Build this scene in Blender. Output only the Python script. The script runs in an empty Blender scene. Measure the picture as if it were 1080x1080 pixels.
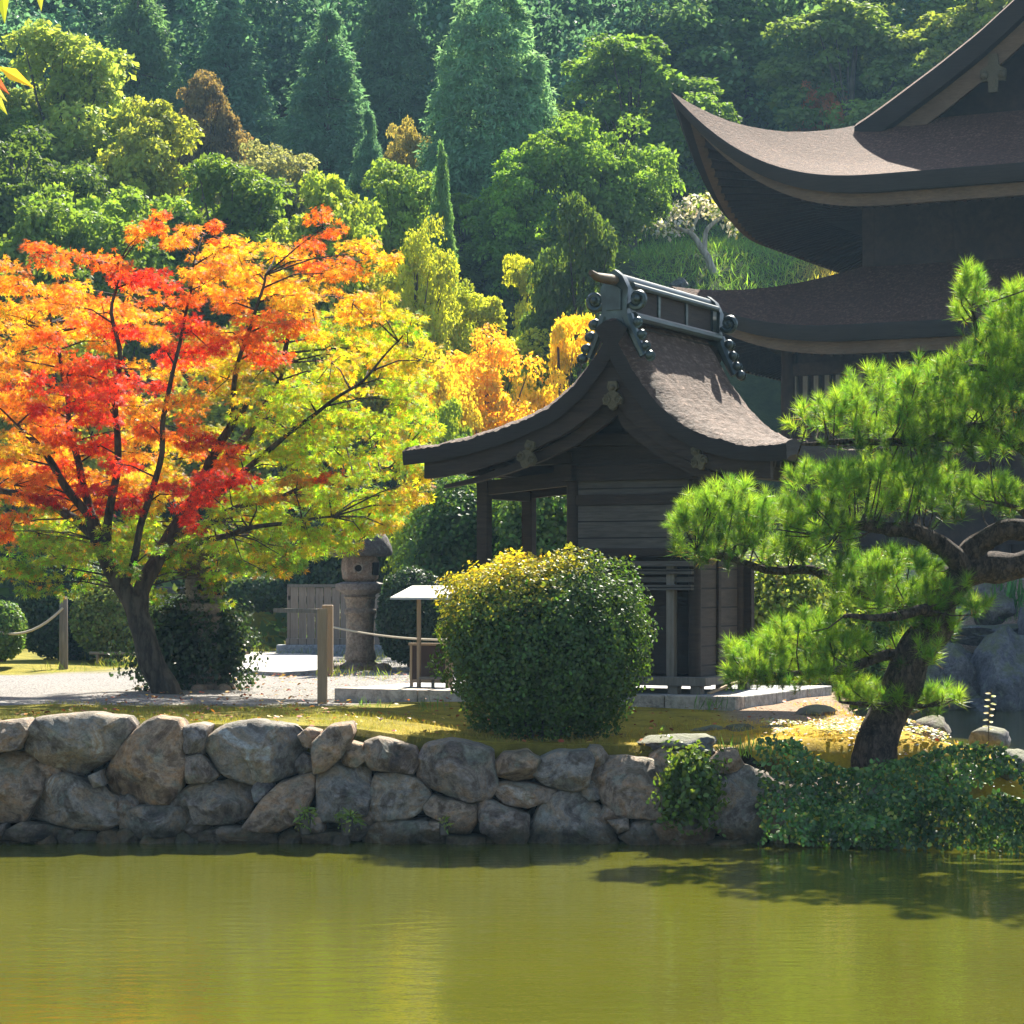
import bpy, math, random
import numpy as np
from mathutils import Vector, noise as mn

S = bpy.context.scene
COL = S.collection
RAD = math.radians
random.seed(11)
rng = np.random.default_rng(11)

# ------------------------------------------------------------------ camera
F, YH, CH = 2500.0, 615.0, 2.4          # focal length (photo px), horizon row, eye height over the water
cam = bpy.data.cameras.new("camera")
cam.sensor_width = 36.0
cam.lens = 36.0 * F / 1080.0
cam.shift_y = (YH - 540.0) / 1080.0
cam.clip_start, cam.clip_end = 0.1, 1500.0
camo = bpy.data.objects.new("camera", cam)
camo.location = (0, 0, CH)
camo.rotation_euler = (RAD(90), 0, 0)
COL.objects.link(camo)
S.camera = camo

# ------------------------------------------------------------------ sky, sun, exposure
SUN_EL, SUN_AZ = RAD(43), RAD(15)       # behind the shrine, a little to the right
wd = bpy.data.worlds.new("World")
S.world = wd
wd.use_nodes = True
nt = wd.node_tree
nt.nodes.clear()
sky = nt.nodes.new('ShaderNodeTexSky')
sky.sky_type = 'NISHITA'
sky.sun_disc = False
sky.sun_elevation = SUN_EL
sky.sun_rotation = SUN_AZ
bgn = nt.nodes.new('ShaderNodeBackground')
bgn.inputs['Strength'].default_value = 0.062
out = nt.nodes.new('ShaderNodeOutputWorld')
nt.links.new(sky.outputs[0], bgn.inputs[0])
nt.links.new(bgn.outputs[0], out.inputs[0])

sl = bpy.data.lights.new("sun", 'SUN')
sl.energy = 5.0
sl.angle = RAD(0.5)
sl.color = (1.0, 0.93, 0.80)
so = bpy.data.objects.new("sun", sl)
to_sun = Vector((math.sin(SUN_AZ) * math.cos(SUN_EL), math.cos(SUN_AZ) * math.cos(SUN_EL), math.sin(SUN_EL)))
so.rotation_euler = (-to_sun).to_track_quat('-Z', 'Y').to_euler()
so.location = (0, 0, 60)
COL.objects.link(so)

S.view_settings.view_transform = 'Standard'
S.view_settings.look = 'None'
S.view_settings.exposure = 2.1
S.view_settings.gamma = 1.0
S.render.engine = 'CYCLES'
cy = S.cycles
cy.use_denoising = True
try:
    cy.denoiser = 'OPENIMAGEDENOISE'
except Exception:
    pass
cy.max_bounces = 6
cy.diffuse_bounces = 3
cy.glossy_bounces = 3
cy.transmission_bounces = 3
cy.volume_bounces = 0
cy.transparent_max_bounces = 4
cy.caustics_reflective = False
cy.caustics_refractive = False
cy.sample_clamp_indirect = 6.0

# ------------------------------------------------------------------ helpers
def W(px, py, d):
    return np.array(((px - 540.0) / F * d, d, CH + (YH - py) / F * d))

def tag(o, label=None, cat=None, group=None, kind=None):
    if label: o["label"] = label
    if cat: o["category"] = cat
    if group: o["group"] = group
    if kind: o["kind"] = kind
    return o

def empty(name, loc, rotz=0.0):
    o = bpy.data.objects.new(name, None)
    o.empty_display_size = 0.3
    o.location = loc
    o.rotation_euler = (0, 0, rotz)
    COL.objects.link(o)
    return o

def link(name, me, mat=None, parent=None):
    o = bpy.data.objects.new(name, me)
    COL.objects.link(o)
    if mat is not None and len(me.materials) == 0:
        me.materials.append(mat)
    if parent is not None:
        o.parent = parent
    return o

def np_mesh(name, V, loops, starts, tint=None, smooth=False):
    me = bpy.data.meshes.new(name)
    V = np.ascontiguousarray(V, dtype=np.float32)
    me.vertices.add(len(V))
    me.vertices.foreach_set('co', V.ravel())
    me.loops.add(len(loops))
    me.loops.foreach_set('vertex_index', np.asarray(loops, dtype=np.int32))
    me.polygons.add(len(starts))
    me.polygons.foreach_set('loop_start', np.asarray(starts, dtype=np.int32))
    if tint is not None:
        a = me.color_attributes.new('tint', 'FLOAT_COLOR', 'POINT')
        t4 = np.ones((len(V), 4), dtype=np.float32)
        t4[:, :3] = tint
        a.data.foreach_set('color', t4.ravel())
    me.update(calc_edges=True)
    me.polygons.foreach_set('use_smooth', np.full(len(starts), bool(smooth)))
    return me

class MB:
    """collects shapes; build() links them as ONE mesh object"""
    def __init__(self):
        self.v, self.f = [], []
    def add(self, vs, fs):
        b = len(self.v)
        self.v += [tuple(map(float, p)) for p in vs]
        self.f += [tuple(b + i for i in f) for f in fs]
        return self
    def box(self, x0, x1, y0, y1, z0, z1):
        vs = [(x0, y0, z0), (x1, y0, z0), (x1, y1, z0), (x0, y1, z0), (x0, y0, z1), (x1, y0, z1), (x1, y1, z1), (x0, y1, z1)]
        fs = [(0, 3, 2, 1), (4, 5, 6, 7), (0, 1, 5, 4), (1, 2, 6, 5), (2, 3, 7, 6), (3, 0, 4, 7)]
        return self.add(vs, fs)
    def beam(self, a, b, w, h, up=(0, 0, 1)):
        a, b = Vector(a), Vector(b)
        d = (b - a).normalized()
        s = d.cross(Vector(up))
        if s.length < 1e-4: s = Vector((1, 0, 0))
        s.normalize()
        t = s.cross(d)
        vs = []
        for p in (a, b):
            for i, j in ((-1, -1), (1, -1), (1, 1), (-1, 1)):
                vs.append(p + s * i * w / 2 + t * j * h / 2)
        return self.add(vs, [(3, 2, 1, 0), (4, 5, 6, 7), (0, 1, 5, 4), (1, 2, 6, 5), (2, 3, 7, 6), (3, 0, 4, 7)])
    def tube(self, pts, rad, n=8, cap=True, wob=0.0):
        P = [Vector(p) for p in pts]
        if not hasattr(rad, '__len__'): rad = [rad] * len(P)
        vs, fs = [], []
        ref = Vector((0.31, 0.23, 0.92)).normalized()
        for i, p in enumerate(P):
            d = (P[min(i + 1, len(P) - 1)] - P[max(i - 1, 0)])
            if d.length < 1e-6: d = Vector((0, 0, 1))
            d.normalize()
            s = d.cross(ref)
            if s.length < 0.05: s = d.cross(Vector((1, 0, 0)))
            s.normalize()
            t = d.cross(s)
            for k in range(n):
                a = 2 * math.pi * k / n
                q = s * math.cos(a) + t * math.sin(a)
                r = rad[i]
                if wob: r *= 1 + wob * mn.noise((p + q * r) * (0.35 / max(r, 0.02)))
                vs.append(p + q * r)
        for i in range(len(P) - 1):
            for k in range(n):
                k2 = (k + 1) % n
                fs.append((i * n + k, i * n + k2, (i + 1) * n + k2, (i + 1) * n + k))
        if cap:
            fs.append(tuple(range(n))[::-1])
            fs.append(tuple((len(P) - 1) * n + k for k in range(n)))
        return self.add(vs, fs)
    def lathe(self, prof, n=24, c=(0, 0, 0), sq=0.0, rot=0.0, wob=0.0):
        vs, fs = [], []
        for r, z in prof:
            for k in range(n):
                a = 2 * math.pi * k / n + rot
                m = 1.0
                if sq:
                    e = max(abs(math.cos(a)), abs(math.sin(a)))
                    m = (1 - sq) + sq / e
                if wob: m *= 1 + wob * mn.noise(Vector((math.cos(a) * 2.2, math.sin(a) * 2.2, z * 3)) + Vector(c))
                vs.append((c[0] + r * m * math.cos(a), c[1] + r * m * math.sin(a), c[2] + z))
        for i in range(len(prof) - 1):
            for k in range(n):
                k2 = (k + 1) % n
                fs.append((i * n + k, i * n + k2, (i + 1) * n + k2, (i + 1) * n + k))
        fs.append(tuple(range(n))[::-1])
        fs.append(tuple((len(prof) - 1) * n + k for k in range(n)))
        return self.add(vs, fs)
    def ball(self, c, r, n=10, m=7, sz=1.0):
        prof = [(max(1e-3, r * math.sin(math.pi * i / m)), -r * sz * math.cos(math.pi * i / m)) for i in range(m + 1)]
        return self.lathe(prof, n, c)
    def prism(self, poly, y0, y1):
        """polygon in x,z extruded along y"""
        n = len(poly)
        vs = [(x, y0, z) for x, z in poly] + [(x, y1, z) for x, z in poly]
        fs = [tuple(range(n)), tuple(range(2 * n - 1, n - 1, -1))]
        fs += [(i, i + n, (i + 1) % n + n, (i + 1) % n) for i in range(n)]
        return self.add(vs, fs)
    def grid(self, A, flip=False):
        """A: (m,n,3) array"""
        m, n = A.shape[:2]
        fs = []
        for i in range(m - 1):
            for j in range(n - 1):
                q = (i * n + j, i * n + j + 1, (i + 1) * n + j + 1, (i + 1) * n + j)
                fs.append(q[::-1] if flip else q)
        return self.add(A.reshape(-1, 3), fs)
    def band(self, lo, hi, y0, y1):
        """curved board: lo/hi are lists of (x,z); thickness y0..y1"""
        n = len(lo)
        vs = [(x, y0, z) for x, z in lo] + [(x, y0, z) for x, z in hi] + [(x, y1, z) for x, z in lo] + [(x, y1, z) for x, z in hi]
        fs = []
        for i in range(n - 1):
            fs += [(i, i + 1, n + i + 1, n + i), (2 * n + i, 3 * n + i, 3 * n + i + 1, 2 * n + i + 1),
                   (i, 2 * n + i, 2 * n + i + 1, i + 1), (n + i, n + i + 1, 3 * n + i + 1, 3 * n + i)]
        fs += [(0, n, 3 * n, 2 * n), (n - 1, 3 * n - 1, 4 * n - 1, 2 * n - 1)]
        return self.add(vs, fs)
    def build(self, name, mat, parent=None, smooth=None, bevel=0.0):
        me = bpy.data.meshes.new(name)
        me.from_pydata(self.v, [], self.f)
        me.update()
        import bmesh
        bm = bmesh.new(); bm.from_mesh(me)
        bmesh.ops.recalc_face_normals(bm, faces=bm.faces)
        bm.to_mesh(me); bm.free()
        if smooth is not None:
            me.polygons.foreach_set('use_smooth', np.full(len(me.polygons), True))
            if smooth < 180: me.set_sharp_from_angle(angle=RAD(smooth))
        o = link(name, me, mat, parent)
        if bevel:
            md = o.modifiers.new('bevel', 'BEVEL'); md.width = bevel; md.segments = 2; md.limit_method = 'ANGLE'
        return o

# -------- leaves: many small faces, one mesh
def _lobes(angs, lens, wid):
    vs, fs = [], []
    for a, l in zip(angs, lens):
        b = len(vs)
        for r, da in ((0, 0), (0.45 * l, wid), (l, 0), (0.45 * l, -wid)):
            t = RAD(a + da)
            vs.append((math.sin(t) * r, math.cos(t) * r, -0.12 * r * r))
        fs.append((b, b + 1, b + 2, b + 3))
    return np.array(vs), fs
TPL = {
    'quad': (np.array([(0, 0, 0), (.34, .45, .05), (0, 1, -.06), (-.34, .45, .05)], float), [(0, 1, 2, 3)]),
    'oval': (np.array([(0, 0, 0), (.30, .3, .06), (.28, .7, .03), (0, 1, -.05), (-.28, .7, .03), (-.30, .3, .06)], float), [(0, 1, 2, 3, 4, 5)]),
    'slim': (np.array([(0, 0, 0), (.16, .4, .03), (0, 1, -.08), (-.16, .4, .03)], float), [(0, 1, 2, 3)]),
    'palm': _lobes((-95, -48, 0, 48, 95), (.62, .88, 1.0, .88, .62), 15),
    'needle': (np.array([(.018, 0, 0), (0, 1, -.05), (-.018, 0, 0)], float), [(0, 1, 2)]),
    'blade': (np.array([(.035, 0, 0), (.03, .55, 0), (0, 1, .1), (-.03, .55, 0)], float), [(0, 1, 2, 3)]),
}
def unit(a):
    return a / np.maximum(np.linalg.norm(a, axis=-1, keepdims=True), 1e-9)

def leaf_mesh(name, C, N, size, tint, tpl='quad', tip=None, smooth=False):
    T, tf = TPL[tpl]
    n, k = len(C), len(T)
    N = unit(N)
    if tip is None:
        tip = rng.normal(size=(n, 3))
    Vv = unit(tip - (tip * N).sum(1, keepdims=True) * N)
    U = np.cross(Vv, N)
    s = np.broadcast_to(np.asarray(size, float), (n,))[:, None, None]
    V = C[:, None, :] + s * (T[None, :, 0, None] * U[:, None, :] + T[None, :, 1, None] * Vv[:, None, :] + T[None, :, 2, None] * N[:, None, :])
    flat = np.concatenate([np.array(f) for f in tf])
    loops = (np.arange(n)[:, None] * k + flat[None, :]).ravel()
    st = np.cumsum([0] + [len(f) for f in tf])[:-1]
    starts = (np.arange(n)[:, None] * len(flat) + st[None, :]).ravel()
    return np_mesh(name, V.reshape(-1, 3), loops, starts, np.repeat(tint, k, axis=0), smooth)

def sphere_dirs(n):
    return unit(rng.normal(size=(n, 3)))

def jit(col, n, v=0.22, h=0.10):
    """n jittered copies of a base colour (or of n colours)"""
    c = np.broadcast_to(np.asarray(col, float), (n, 3)).copy()
    c *= np.exp(rng.normal(0, v, (n, 1)))
    c *= np.exp(rng.normal(0, h, (n, 3)))
    return np.clip(c, 0.002, 0.95)

# ------------------------------------------------------------------ materials
MATS = {}
def nmat(name):
    m = bpy.data.materials.new(name)
    m.use_nodes = True
    m.node_tree.nodes.clear()
    MATS[name] = m
    return m, m.node_tree
def nd(t, kind, **kw):
    n = t.nodes.new('ShaderNode' + kind)
    for k, v in kw.items():
        if k.startswith('i_'):
            n.inputs[k[2:].replace('_', ' ')].default_value = v
        else:
            setattr(n, k, v)
    return n
def ramp(t, fac, stops):
    r = t.nodes.new('ShaderNodeValToRGB')
    e = r.color_ramp.elements
    while len(e) < len(stops): e.new(0.5)
    for q, (p, c) in zip(e, stops):
        q.position = p
        q.color = (*c, 1) if len(c) == 3 else c
    t.links.new(fac, r.inputs[0])
    return r
def mixc(t, fac, a, b, mode='MIX'):
    m = t.nodes.new('ShaderNodeMix'); m.data_type = 'RGBA'; m.blend_type = mode
    for sock, v in ((m.inputs[0], fac), (m.inputs[6], a), (m.inputs[7], b)):
        if hasattr(v, 'is_linked'): t.links.new(v, sock)
        elif hasattr(v, '__len__'): sock.default_value = (*v, 1) if len(v) == 3 else v
        else: sock.default_value = v
    return m.outputs[2]
def finish(t, col, rough=0.8, bump=None, bstr=0.3, bdist=0.02, spec=0.3, metal=0.0):
    p = nd(t, 'BsdfPrincipled')
    o = nd(t, 'OutputMaterial')
    if hasattr(col, 'is_linked'): t.links.new(col, p.inputs['Base Color'])
    else: p.inputs['Base Color'].default_value = (*col, 1)
    if hasattr(rough, 'is_linked'): t.links.new(rough, p.inputs['Roughness'])
    else: p.inputs['Roughness'].default_value = rough
    p.inputs['Specular IOR Level'].default_value = spec
    p.inputs['Metallic'].default_value = metal
    if bump is not None:
        b = nd(t, 'Bump', i_Strength=bstr, i_Distance=bdist)
        t.links.new(bump, b.inputs['Height'])
        t.links.new(b.outputs[0], p.inputs['Normal'])
    t.links.new(p.outputs[0], o.inputs[0])
    return p

def leaf_material(name, trans=0.45, gloss=0.06, rough=0.45, objcol=False, tboost=(1.25, 1.15, 0.7)):
    m, t = nmat(name)
    at = nd(t, 'Attribute', attribute_name='tint')
    col = at.outputs['Color']
    if objcol:
        oi = nd(t, 'ObjectInfo')
        col = mixc(t, 1.0, col, oi.outputs['Color'], 'MULTIPLY')
    d = nd(t, 'BsdfDiffuse')
    tr = nd(t, 'BsdfTranslucent')
    tc = mixc(t, 1.0, col, tboost, 'MULTIPLY')
    t.links.new(col, d.inputs[0]); t.links.new(tc, tr.inputs[0])
    m1 = nd(t, 'MixShader'); m1.inputs[0].default_value = trans
    t.links.new(d.outputs[0], m1.inputs[1]); t.links.new(tr.outputs[0], m1.inputs[2])
    g = nd(t, 'BsdfGlossy', i_Roughness=rough)
    m2 = nd(t, 'MixShader'); m2.inputs[0].default_value = gloss
    t.links.new(m1.outputs[0], m2.inputs[1]); t.links.new(g.outputs[0], m2.inputs[2])
    o = nd(t, 'OutputMaterial'); t.links.new(m2.outputs[0], o.inputs[0])
    return m

def bark_material(name, c1, c2, scale=6.0, stretch=0.25, bstr=0.9):
    m, t = nmat(name)
    tc = nd(t, 'TexCoord'); mp = nd(t, 'Mapping'); mp.inputs['Scale'].default_value = (1, 1, stretch)
    t.links.new(tc.outputs['Object'], mp.inputs[0])
    n1 = nd(t, 'TexNoise', i_Scale=scale, i_Detail=8.0, i_Roughness=0.7)
    t.links.new(mp.outputs[0], n1.inputs['Vector'])
    vo = nd(t, 'TexVoronoi', i_Scale=scale * 1.1, feature='DISTANCE_TO_EDGE')
    dv = nd(t, 'VectorMath', operation='MULTIPLY_ADD'); dv.inputs[1].default_value = (.25, .25, .25); t.links.new(n1.outputs['Color'], dv.inputs[0]); t.links.new(mp.outputs[0], dv.inputs[2]); t.links.new(dv.outputs[0], vo.inputs['Vector'])
    mm = nd(t, 'Math', operation='MULTIPLY_ADD'); mm.inputs[1].default_value = 1.1; t.links.new(vo.outputs[0], mm.inputs[0]); t.links.new(n1.outputs[0], mm.inputs[2])
    r = ramp(t, mm.outputs[0], [(0.42, c1), (0.85, c2)])
    mx = nd(t, 'Math', operation='ADD'); t.links.new(n1.outputs[0], mx.inputs[0]); t.links.new(vo.outputs[0], mx.inputs[1])
    finish(t, r.outputs[0], 0.9, mx.outputs[0], bstr, 0.06, 0.2)
    return m

def wood_material(name, c1, c2, sc=(1, 1, 12), rough=0.75, plank=None, spec=0.3):
    m, t = nmat(name)
    tc = nd(t, 'TexCoord'); mp = nd(t, 'Mapping'); mp.inputs['Scale'].default_value = sc
    t.links.new(tc.outputs['Object'], mp.inputs[0])
    n1 = nd(t, 'TexNoise', i_Scale=3.0, i_Detail=9.0, i_Roughness=0.65, i_Distortion=0.3)
    t.links.new(mp.outputs[0], n1.inputs['Vector'])
    n2 = nd(t, 'TexNoise', i_Scale=1.3, i_Detail=4.0)
    t.links.new(tc.outputs['Object'], n2.inputs['Vector'])
    r = ramp(t, n1.outputs[0], [(0.3, c1), (0.72, c2)])
    col = mixc(t, n2.outputs[0], r.outputs[0], [c * 0.6 for c in c1])
    h = n1.outputs[0]
    if plank:
        sx = nd(t, 'SeparateXYZ'); t.links.new(tc.outputs['Object'], sx.inputs[0])
        ax, per = plank
        md = nd(t, 'Math', operation='PINGPONG'); md.inputs[1].default_value = per / 2
        t.links.new(sx.outputs[ax], md.inputs[0])
        lt = nd(t, 'Math', operation='GREATER_THAN'); lt.inputs[1].default_value = per * 0.04
        t.links.new(md.outputs[0], lt.inputs[0])
        col = mixc(t, lt.outputs[0], [c * 0.25 for c in c1], col)
        ad = nd(t, 'Math', operation='ADD'); t.links.new(n1.outputs[0], ad.inputs[0]); t.links.new(lt.outputs[0], ad.inputs[1])
        h = ad.outputs[0]
    finish(t, col, rough, h, 0.5, 0.012, spec)
    return m

def stone_material(name, stops, lichen=(0.30, 0.31, 0.26), lam=0.35, scale=3.0, moss=0.0, bstr=0.7, wet=False):
    m, t = nmat(name)
    tc = nd(t, 'TexCoord'); oi = nd(t, 'ObjectInfo')
    ad = nd(t, 'VectorMath', operation='ADD')
    sc = nd(t, 'VectorMath', operation='SCALE'); sc.inputs[3].default_value = 37.0
    cmb = nd(t, 'CombineXYZ')
    for i in range(3): t.links.new(oi.outputs['Random'], cmb.inputs[i])
    t.links.new(cmb.outputs[0], sc.inputs[0])
    t.links.new(tc.outputs['Object'], ad.inputs[0]); t.links.new(sc.outputs[0], ad.inputs[1])
    n1 = nd(t, 'TexNoise', i_Scale=scale, i_Detail=10.0, i_Roughness=0.68, i_Distortion=0.6)
    n2 = nd(t, 'TexNoise', i_Scale=scale * 5, i_Detail=8.0, i_Roughness=0.75)
    n3 = nd(t, 'TexNoise', i_Scale=scale * 1.7, i_Detail=6.0, i_Roughness=0.6)
    for n in (n1, n2, n3): t.links.new(ad.outputs[0], n.inputs['Vector'])
    r = ramp(t, n1.outputs[0], stops)
    # each stone leans to a hue of its own
    hue = ramp(t, oi.outputs['Random'], [(0.0, (1.05, .92, .82)), (0.3, (.82, .88, 1.0)), (0.55, (1.25, 1.02, .80)), (0.8, (.9, .95, 1.0)), (1.0, (1.15, 1.1, 1.0))])
    col = mixc(t, 1.0, r.outputs[0], hue.outputs[0], 'MULTIPLY')
    lr = ramp(t, n3.outputs[0], [(0.55, (0, 0, 0)), (0.66, (1, 1, 1))])
    lm = nd(t, 'Math', operation='MULTIPLY'); lm.inputs[1].default_value = lam
    t.links.new(lr.outputs[0], lm.inputs[0])
    col = mixc(t, lm.outputs[0], col, lichen)
    sp = ramp(t, n2.outputs[0], [(0.36, (.35, .35, .35)), (0.6, (1.1, 1.1, 1.1))])
    col = mixc(t, 0.75, col, sp.outputs[0], 'MULTIPLY')
    gp = nd(t, 'NewGeometry'); sz = nd(t, 'SeparateXYZ'); t.links.new(gp.outputs['Position'], sz.inputs[0])
    wz = nd(t, 'Math', operation='MULTIPLY_ADD'); wz.inputs[1].default_value = -0.18; t.links.new(n3.outputs[0], wz.inputs[0]); t.links.new(sz.outputs[2], wz.inputs[2])
    wr = ramp(t, wz.outputs[0], [(0.0, (.40, .38, .30)), (0.10, (1, 1, 1))])     # the wet, algae-dark tide line
    if wet: col = mixc(t, 1.0, col, wr.outputs[0], 'MULTIPLY')
    if moss:
        ge = nd(t, 'NewGeometry'); sx = nd(t, 'SeparateXYZ'); t.links.new(ge.outputs['Normal'], sx.inputs[0])
        mm = nd(t, 'Math', operation='MULTIPLY'); t.links.new(n3.outputs[0], mm.inputs[0]); t.links.new(sx.outputs[2], mm.inputs[1])
        mr = ramp(t, mm.outputs[0], [(0.22, (0, 0, 0)), (0.42, (moss, moss, moss))])
        col = mixc(t, mr.outputs[0], col, (0.10, 0.11, 0.02))
    vo = nd(t, 'TexVoronoi', i_Scale=scale * 1.3, feature='DISTANCE_TO_EDGE'); wv = nd(t, 'VectorMath', operation='ADD'); t.links.new(ad.outputs[0], wv.inputs[0]); t.links.new(n1.outputs['Color'], wv.inputs[1]); t.links.new(wv.outputs[0], vo.inputs['Vector'])
    cr = ramp(t, vo.outputs[0], [(0.0, (.45, .42, .4)), (0.035, (1, 1, 1))])
    col = mixc(t, 0.7, col, cr.outputs[0], 'MULTIPLY')
    hh = nd(t, 'Math', operation='MULTIPLY_ADD'); hh.inputs[1].default_value = 0.55
    t.links.new(n2.outputs[0], hh.inputs[0]); t.links.new(n1.outputs[0], hh.inputs[2])
    finish(t, col, 0.82, hh.outputs[0], bstr, 0.08, 0.35)
    return m

def thatch_material(name, c1, c2, rough=0.6, spec=0.4, course=26.0, bstr=0.8):
    m, t = nmat(name)
    tc = nd(t, 'TexCoord')
    n1 = nd(t, 'TexNoise', i_Scale=9.0, i_Detail=10.0, i_Roughness=0.75)
    n2 = nd(t, 'TexNoise', i_Scale=1.1, i_Detail=5.0)
    mp = nd(t, 'Mapping'); mp.inputs['Scale'].default_value = (course, 5.0, course)
    t.links.new(tc.outputs['Object'], mp.inputs[0])
    n3 = nd(t, 'TexNoise', i_Scale=1.0, i_Detail=6.0, i_Roughness=0.7)
    t.links.new(mp.outputs[0], n3.inputs['Vector'])
    for n in (n1, n2): t.links.new(tc.outputs['Object'], n.inputs['Vector'])
    mx = nd(t, 'Math', operation='MULTIPLY'); t.links.new(n1.outputs[0], mx.inputs[0]); t.links.new(n3.outputs[0], mx.inputs[1])
    r = ramp(t, mx.outputs[0], [(0.12, [c * .5 for c in c1]), (0.25, c1), (0.40, c2)])
    col = mixc(t, n2.outputs[0], r.outputs[0], [c * 0.75 for c in c1])
    ad = nd(t, 'Math', operation='ADD'); t.links.new(n1.outputs[0], ad.inputs[0]); t.links.new(n3.outputs[0], ad.inputs[1])
    finish(t, col, rough, ad.outputs[0], bstr, 0.06, spec)
    return m

M_leaf_bg = leaf_material('forest_leaf', 0.52, 0.03, 0.5, objcol=True)
M_maple = leaf_material('maple_leaf', 0.68, 0.03, 0.5, tboost=(1.3, 1.2, 0.7))
M_pine = leaf_material('pine_needle', 0.55, 0.04, 0.4)
M_shrub = leaf_material('shrub_leaf', 0.48, 0.03, 0.4)
M_ivy = leaf_material('ivy_leaf', 0.30, 0.04, 0.4)
M_grass = leaf_material('grass_blade', 0.5, 0.04, 0.5)
M_dryleaf = leaf_material('fallen_leaf', 0.2, 0.04, 0.5)
M_bark = bark_material('tree_bark', (.035, .028, .022), (.12, .10, .08), 4.0)
M_maple_bark = bark_material('maple_bark', (.022, .017, .013), (.085, .068, .05), 7.0, 0.3, 0.6)
M_pine_bark = bark_material('pine_bark', (.012, .009, .007), (.15, .105, .08), 13.0, 0.5, 1.0)
M_palebark = bark_material('pale_bark', (.25, .23, .20), (.5, .47, .42), 6.0)
M_stone = stone_material('wall_stone', [(0.30, (.05, .042, .045)), (0.42, (.19, .145, .12)), (0.49, (.34, .29, .255)), (0.57, (.38, .255, .165)), (0.66, (.54, .49, .44))], lam=0.6, bstr=1.0, moss=.22, wet=True)
M_rock = stone_material('bank_rock', [(0.25, (.06, .06, .075)), (0.5, (.15, .145, .16)), (0.7, (.24, .23, .22))], lam=0.45, moss=0.6)
M_lantern = stone_material('lantern_stone', [(0.25, (.13, .10, .08)), (0.5, (.26, .21, .17)), (0.75, (.36, .30, .24))], lam=0.4, scale=4.0)
M_lantern_cap = stone_material('lantern_cap_stone', [(0.25, (.05, .045, .045)), (0.5, (.10, .09, .085)), (0.75, (.16, .145, .13))], lam=0.3, scale=5.0)
M_slab = stone_material('plinth_stone', [(0.2, (.20, .19, .18)), (0.5, (.34, .33, .31)), (0.8, (.45, .43, .40))], lam=0.3, scale=2.0, bstr=0.3)
M_wood_dark = wood_material('aged_dark_wood', (.020, .0125, .009), (.070, .043, .028), (1, 1, 9))
M_wood_hall = wood_material('hall_wood', (.020, .011, .008), (.075, .040, .025), (2, 9, 2))
M_wood_fascia = wood_material('hall_fascia_wood', (.10, .062, .035), (.21, .135, .078), (2, 2, 9))
M_plank = wood_material('weathered_planks', (.05, .042, .037), (.16, .135, .115), (1, 1, 11), plank=(2, 0.19))
M_plank_side = wood_material('side_planks', (.045, .031, .024), (.12, .085, .062), (1, 1, 9), plank=(2, 0.22))
M_wood_grey = wood_material('grey_post_wood', (.13, .11, .09), (.30, .26, .21), (9, 9, 1))
M_wood_tan = wood_material('tan_post_wood', (.28, .19, .11), (.42, .30, .18), (9, 9, 1))
M_fence = wood_material('fence_planks', (.20, .155, .12), (.36, .29, .23), (9, 9, 1), plank=(0, 0.16))
M_brown_panel = wood_material('brown_panel', (.045, .026, .02), (.07, .04, .03), (6, 6, 1))
M_gilt = wood_material('pale_carving', (.06, .048, .026), (.20, .16, .09), (9, 9, 9))
M_thatch = thatch_material('bark_thatch', (.12, .074, .052), (.52, .35, .26), 0.8, 0.2, 30.0, 1.0)
M_thatch_hall = thatch_material('hall_bark_thatch', (.095, .045, .027), (.33, .17, .105), 0.85, 0.15, 22.0, 0.5)
M_thatch_edge = wood_material('thatch_edge', (.016, .012, .010), (.045, .032, .026), (1, 1, 24))
m_, t_ = nmat('patinated_copper')
_n = nd(t_, 'TexNoise', i_Scale=7.0, i_Detail=6.0)
_r = ramp(t_, _n.outputs[0], [(0.35, (.022, .028, .026)), (0.6, (.045, .062, .058)), (0.75, (.09, .13, .125))])
finish(t_, _r.outputs[0], 0.38, _n.outputs[0], 0.2, 0.01, 0.6, 0.35)
M_copper = m_
m_, t_ = nmat('rope_fibre')
finish(t_, (.42, .36, .26), 0.9)
M_rope = m_
m_, t_ = nmat('white_board')
_n = nd(t_, 'TexNoise', i_Scale=9.0, i_Detail=4.0)
_r = ramp(t_, _n.outputs[0], [(0.3, (.36, .355, .35)), (0.7, (.50, .495, .48))])
finish(t_, _r.outputs[0], 0.6)
M_white = m_
m_, t_ = nmat('plaster')
_n = nd(t_, 'TexNoise', i_Scale=5.0, i_Detail=6.0)
_r = ramp(t_, _n.outputs[0], [(0.3, (.50, .49, .46)), (0.7, (.62, .61, .58))])
finish(t_, _r.outputs[0], 0.85)
M_plaster = m_
# ------------------------------------------------------------------ terrain
def sn(x, y, s=0):
    """cheap smooth noise in about -1..1"""
    o = np.zeros_like(x, dtype=float)
    r = np.random.default_rng(100 + s)
    for k in range(7):
        a, f, p = r.uniform(0, 6.28), r.uniform(0.5, 1.7), r.uniform(0, 6.28)
        o += np.sin((x * math.cos(a) + y * math.sin(a)) * f * (1 + .35 * k) + p) / (1 + .35 * k)
    return o / 2.6

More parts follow.
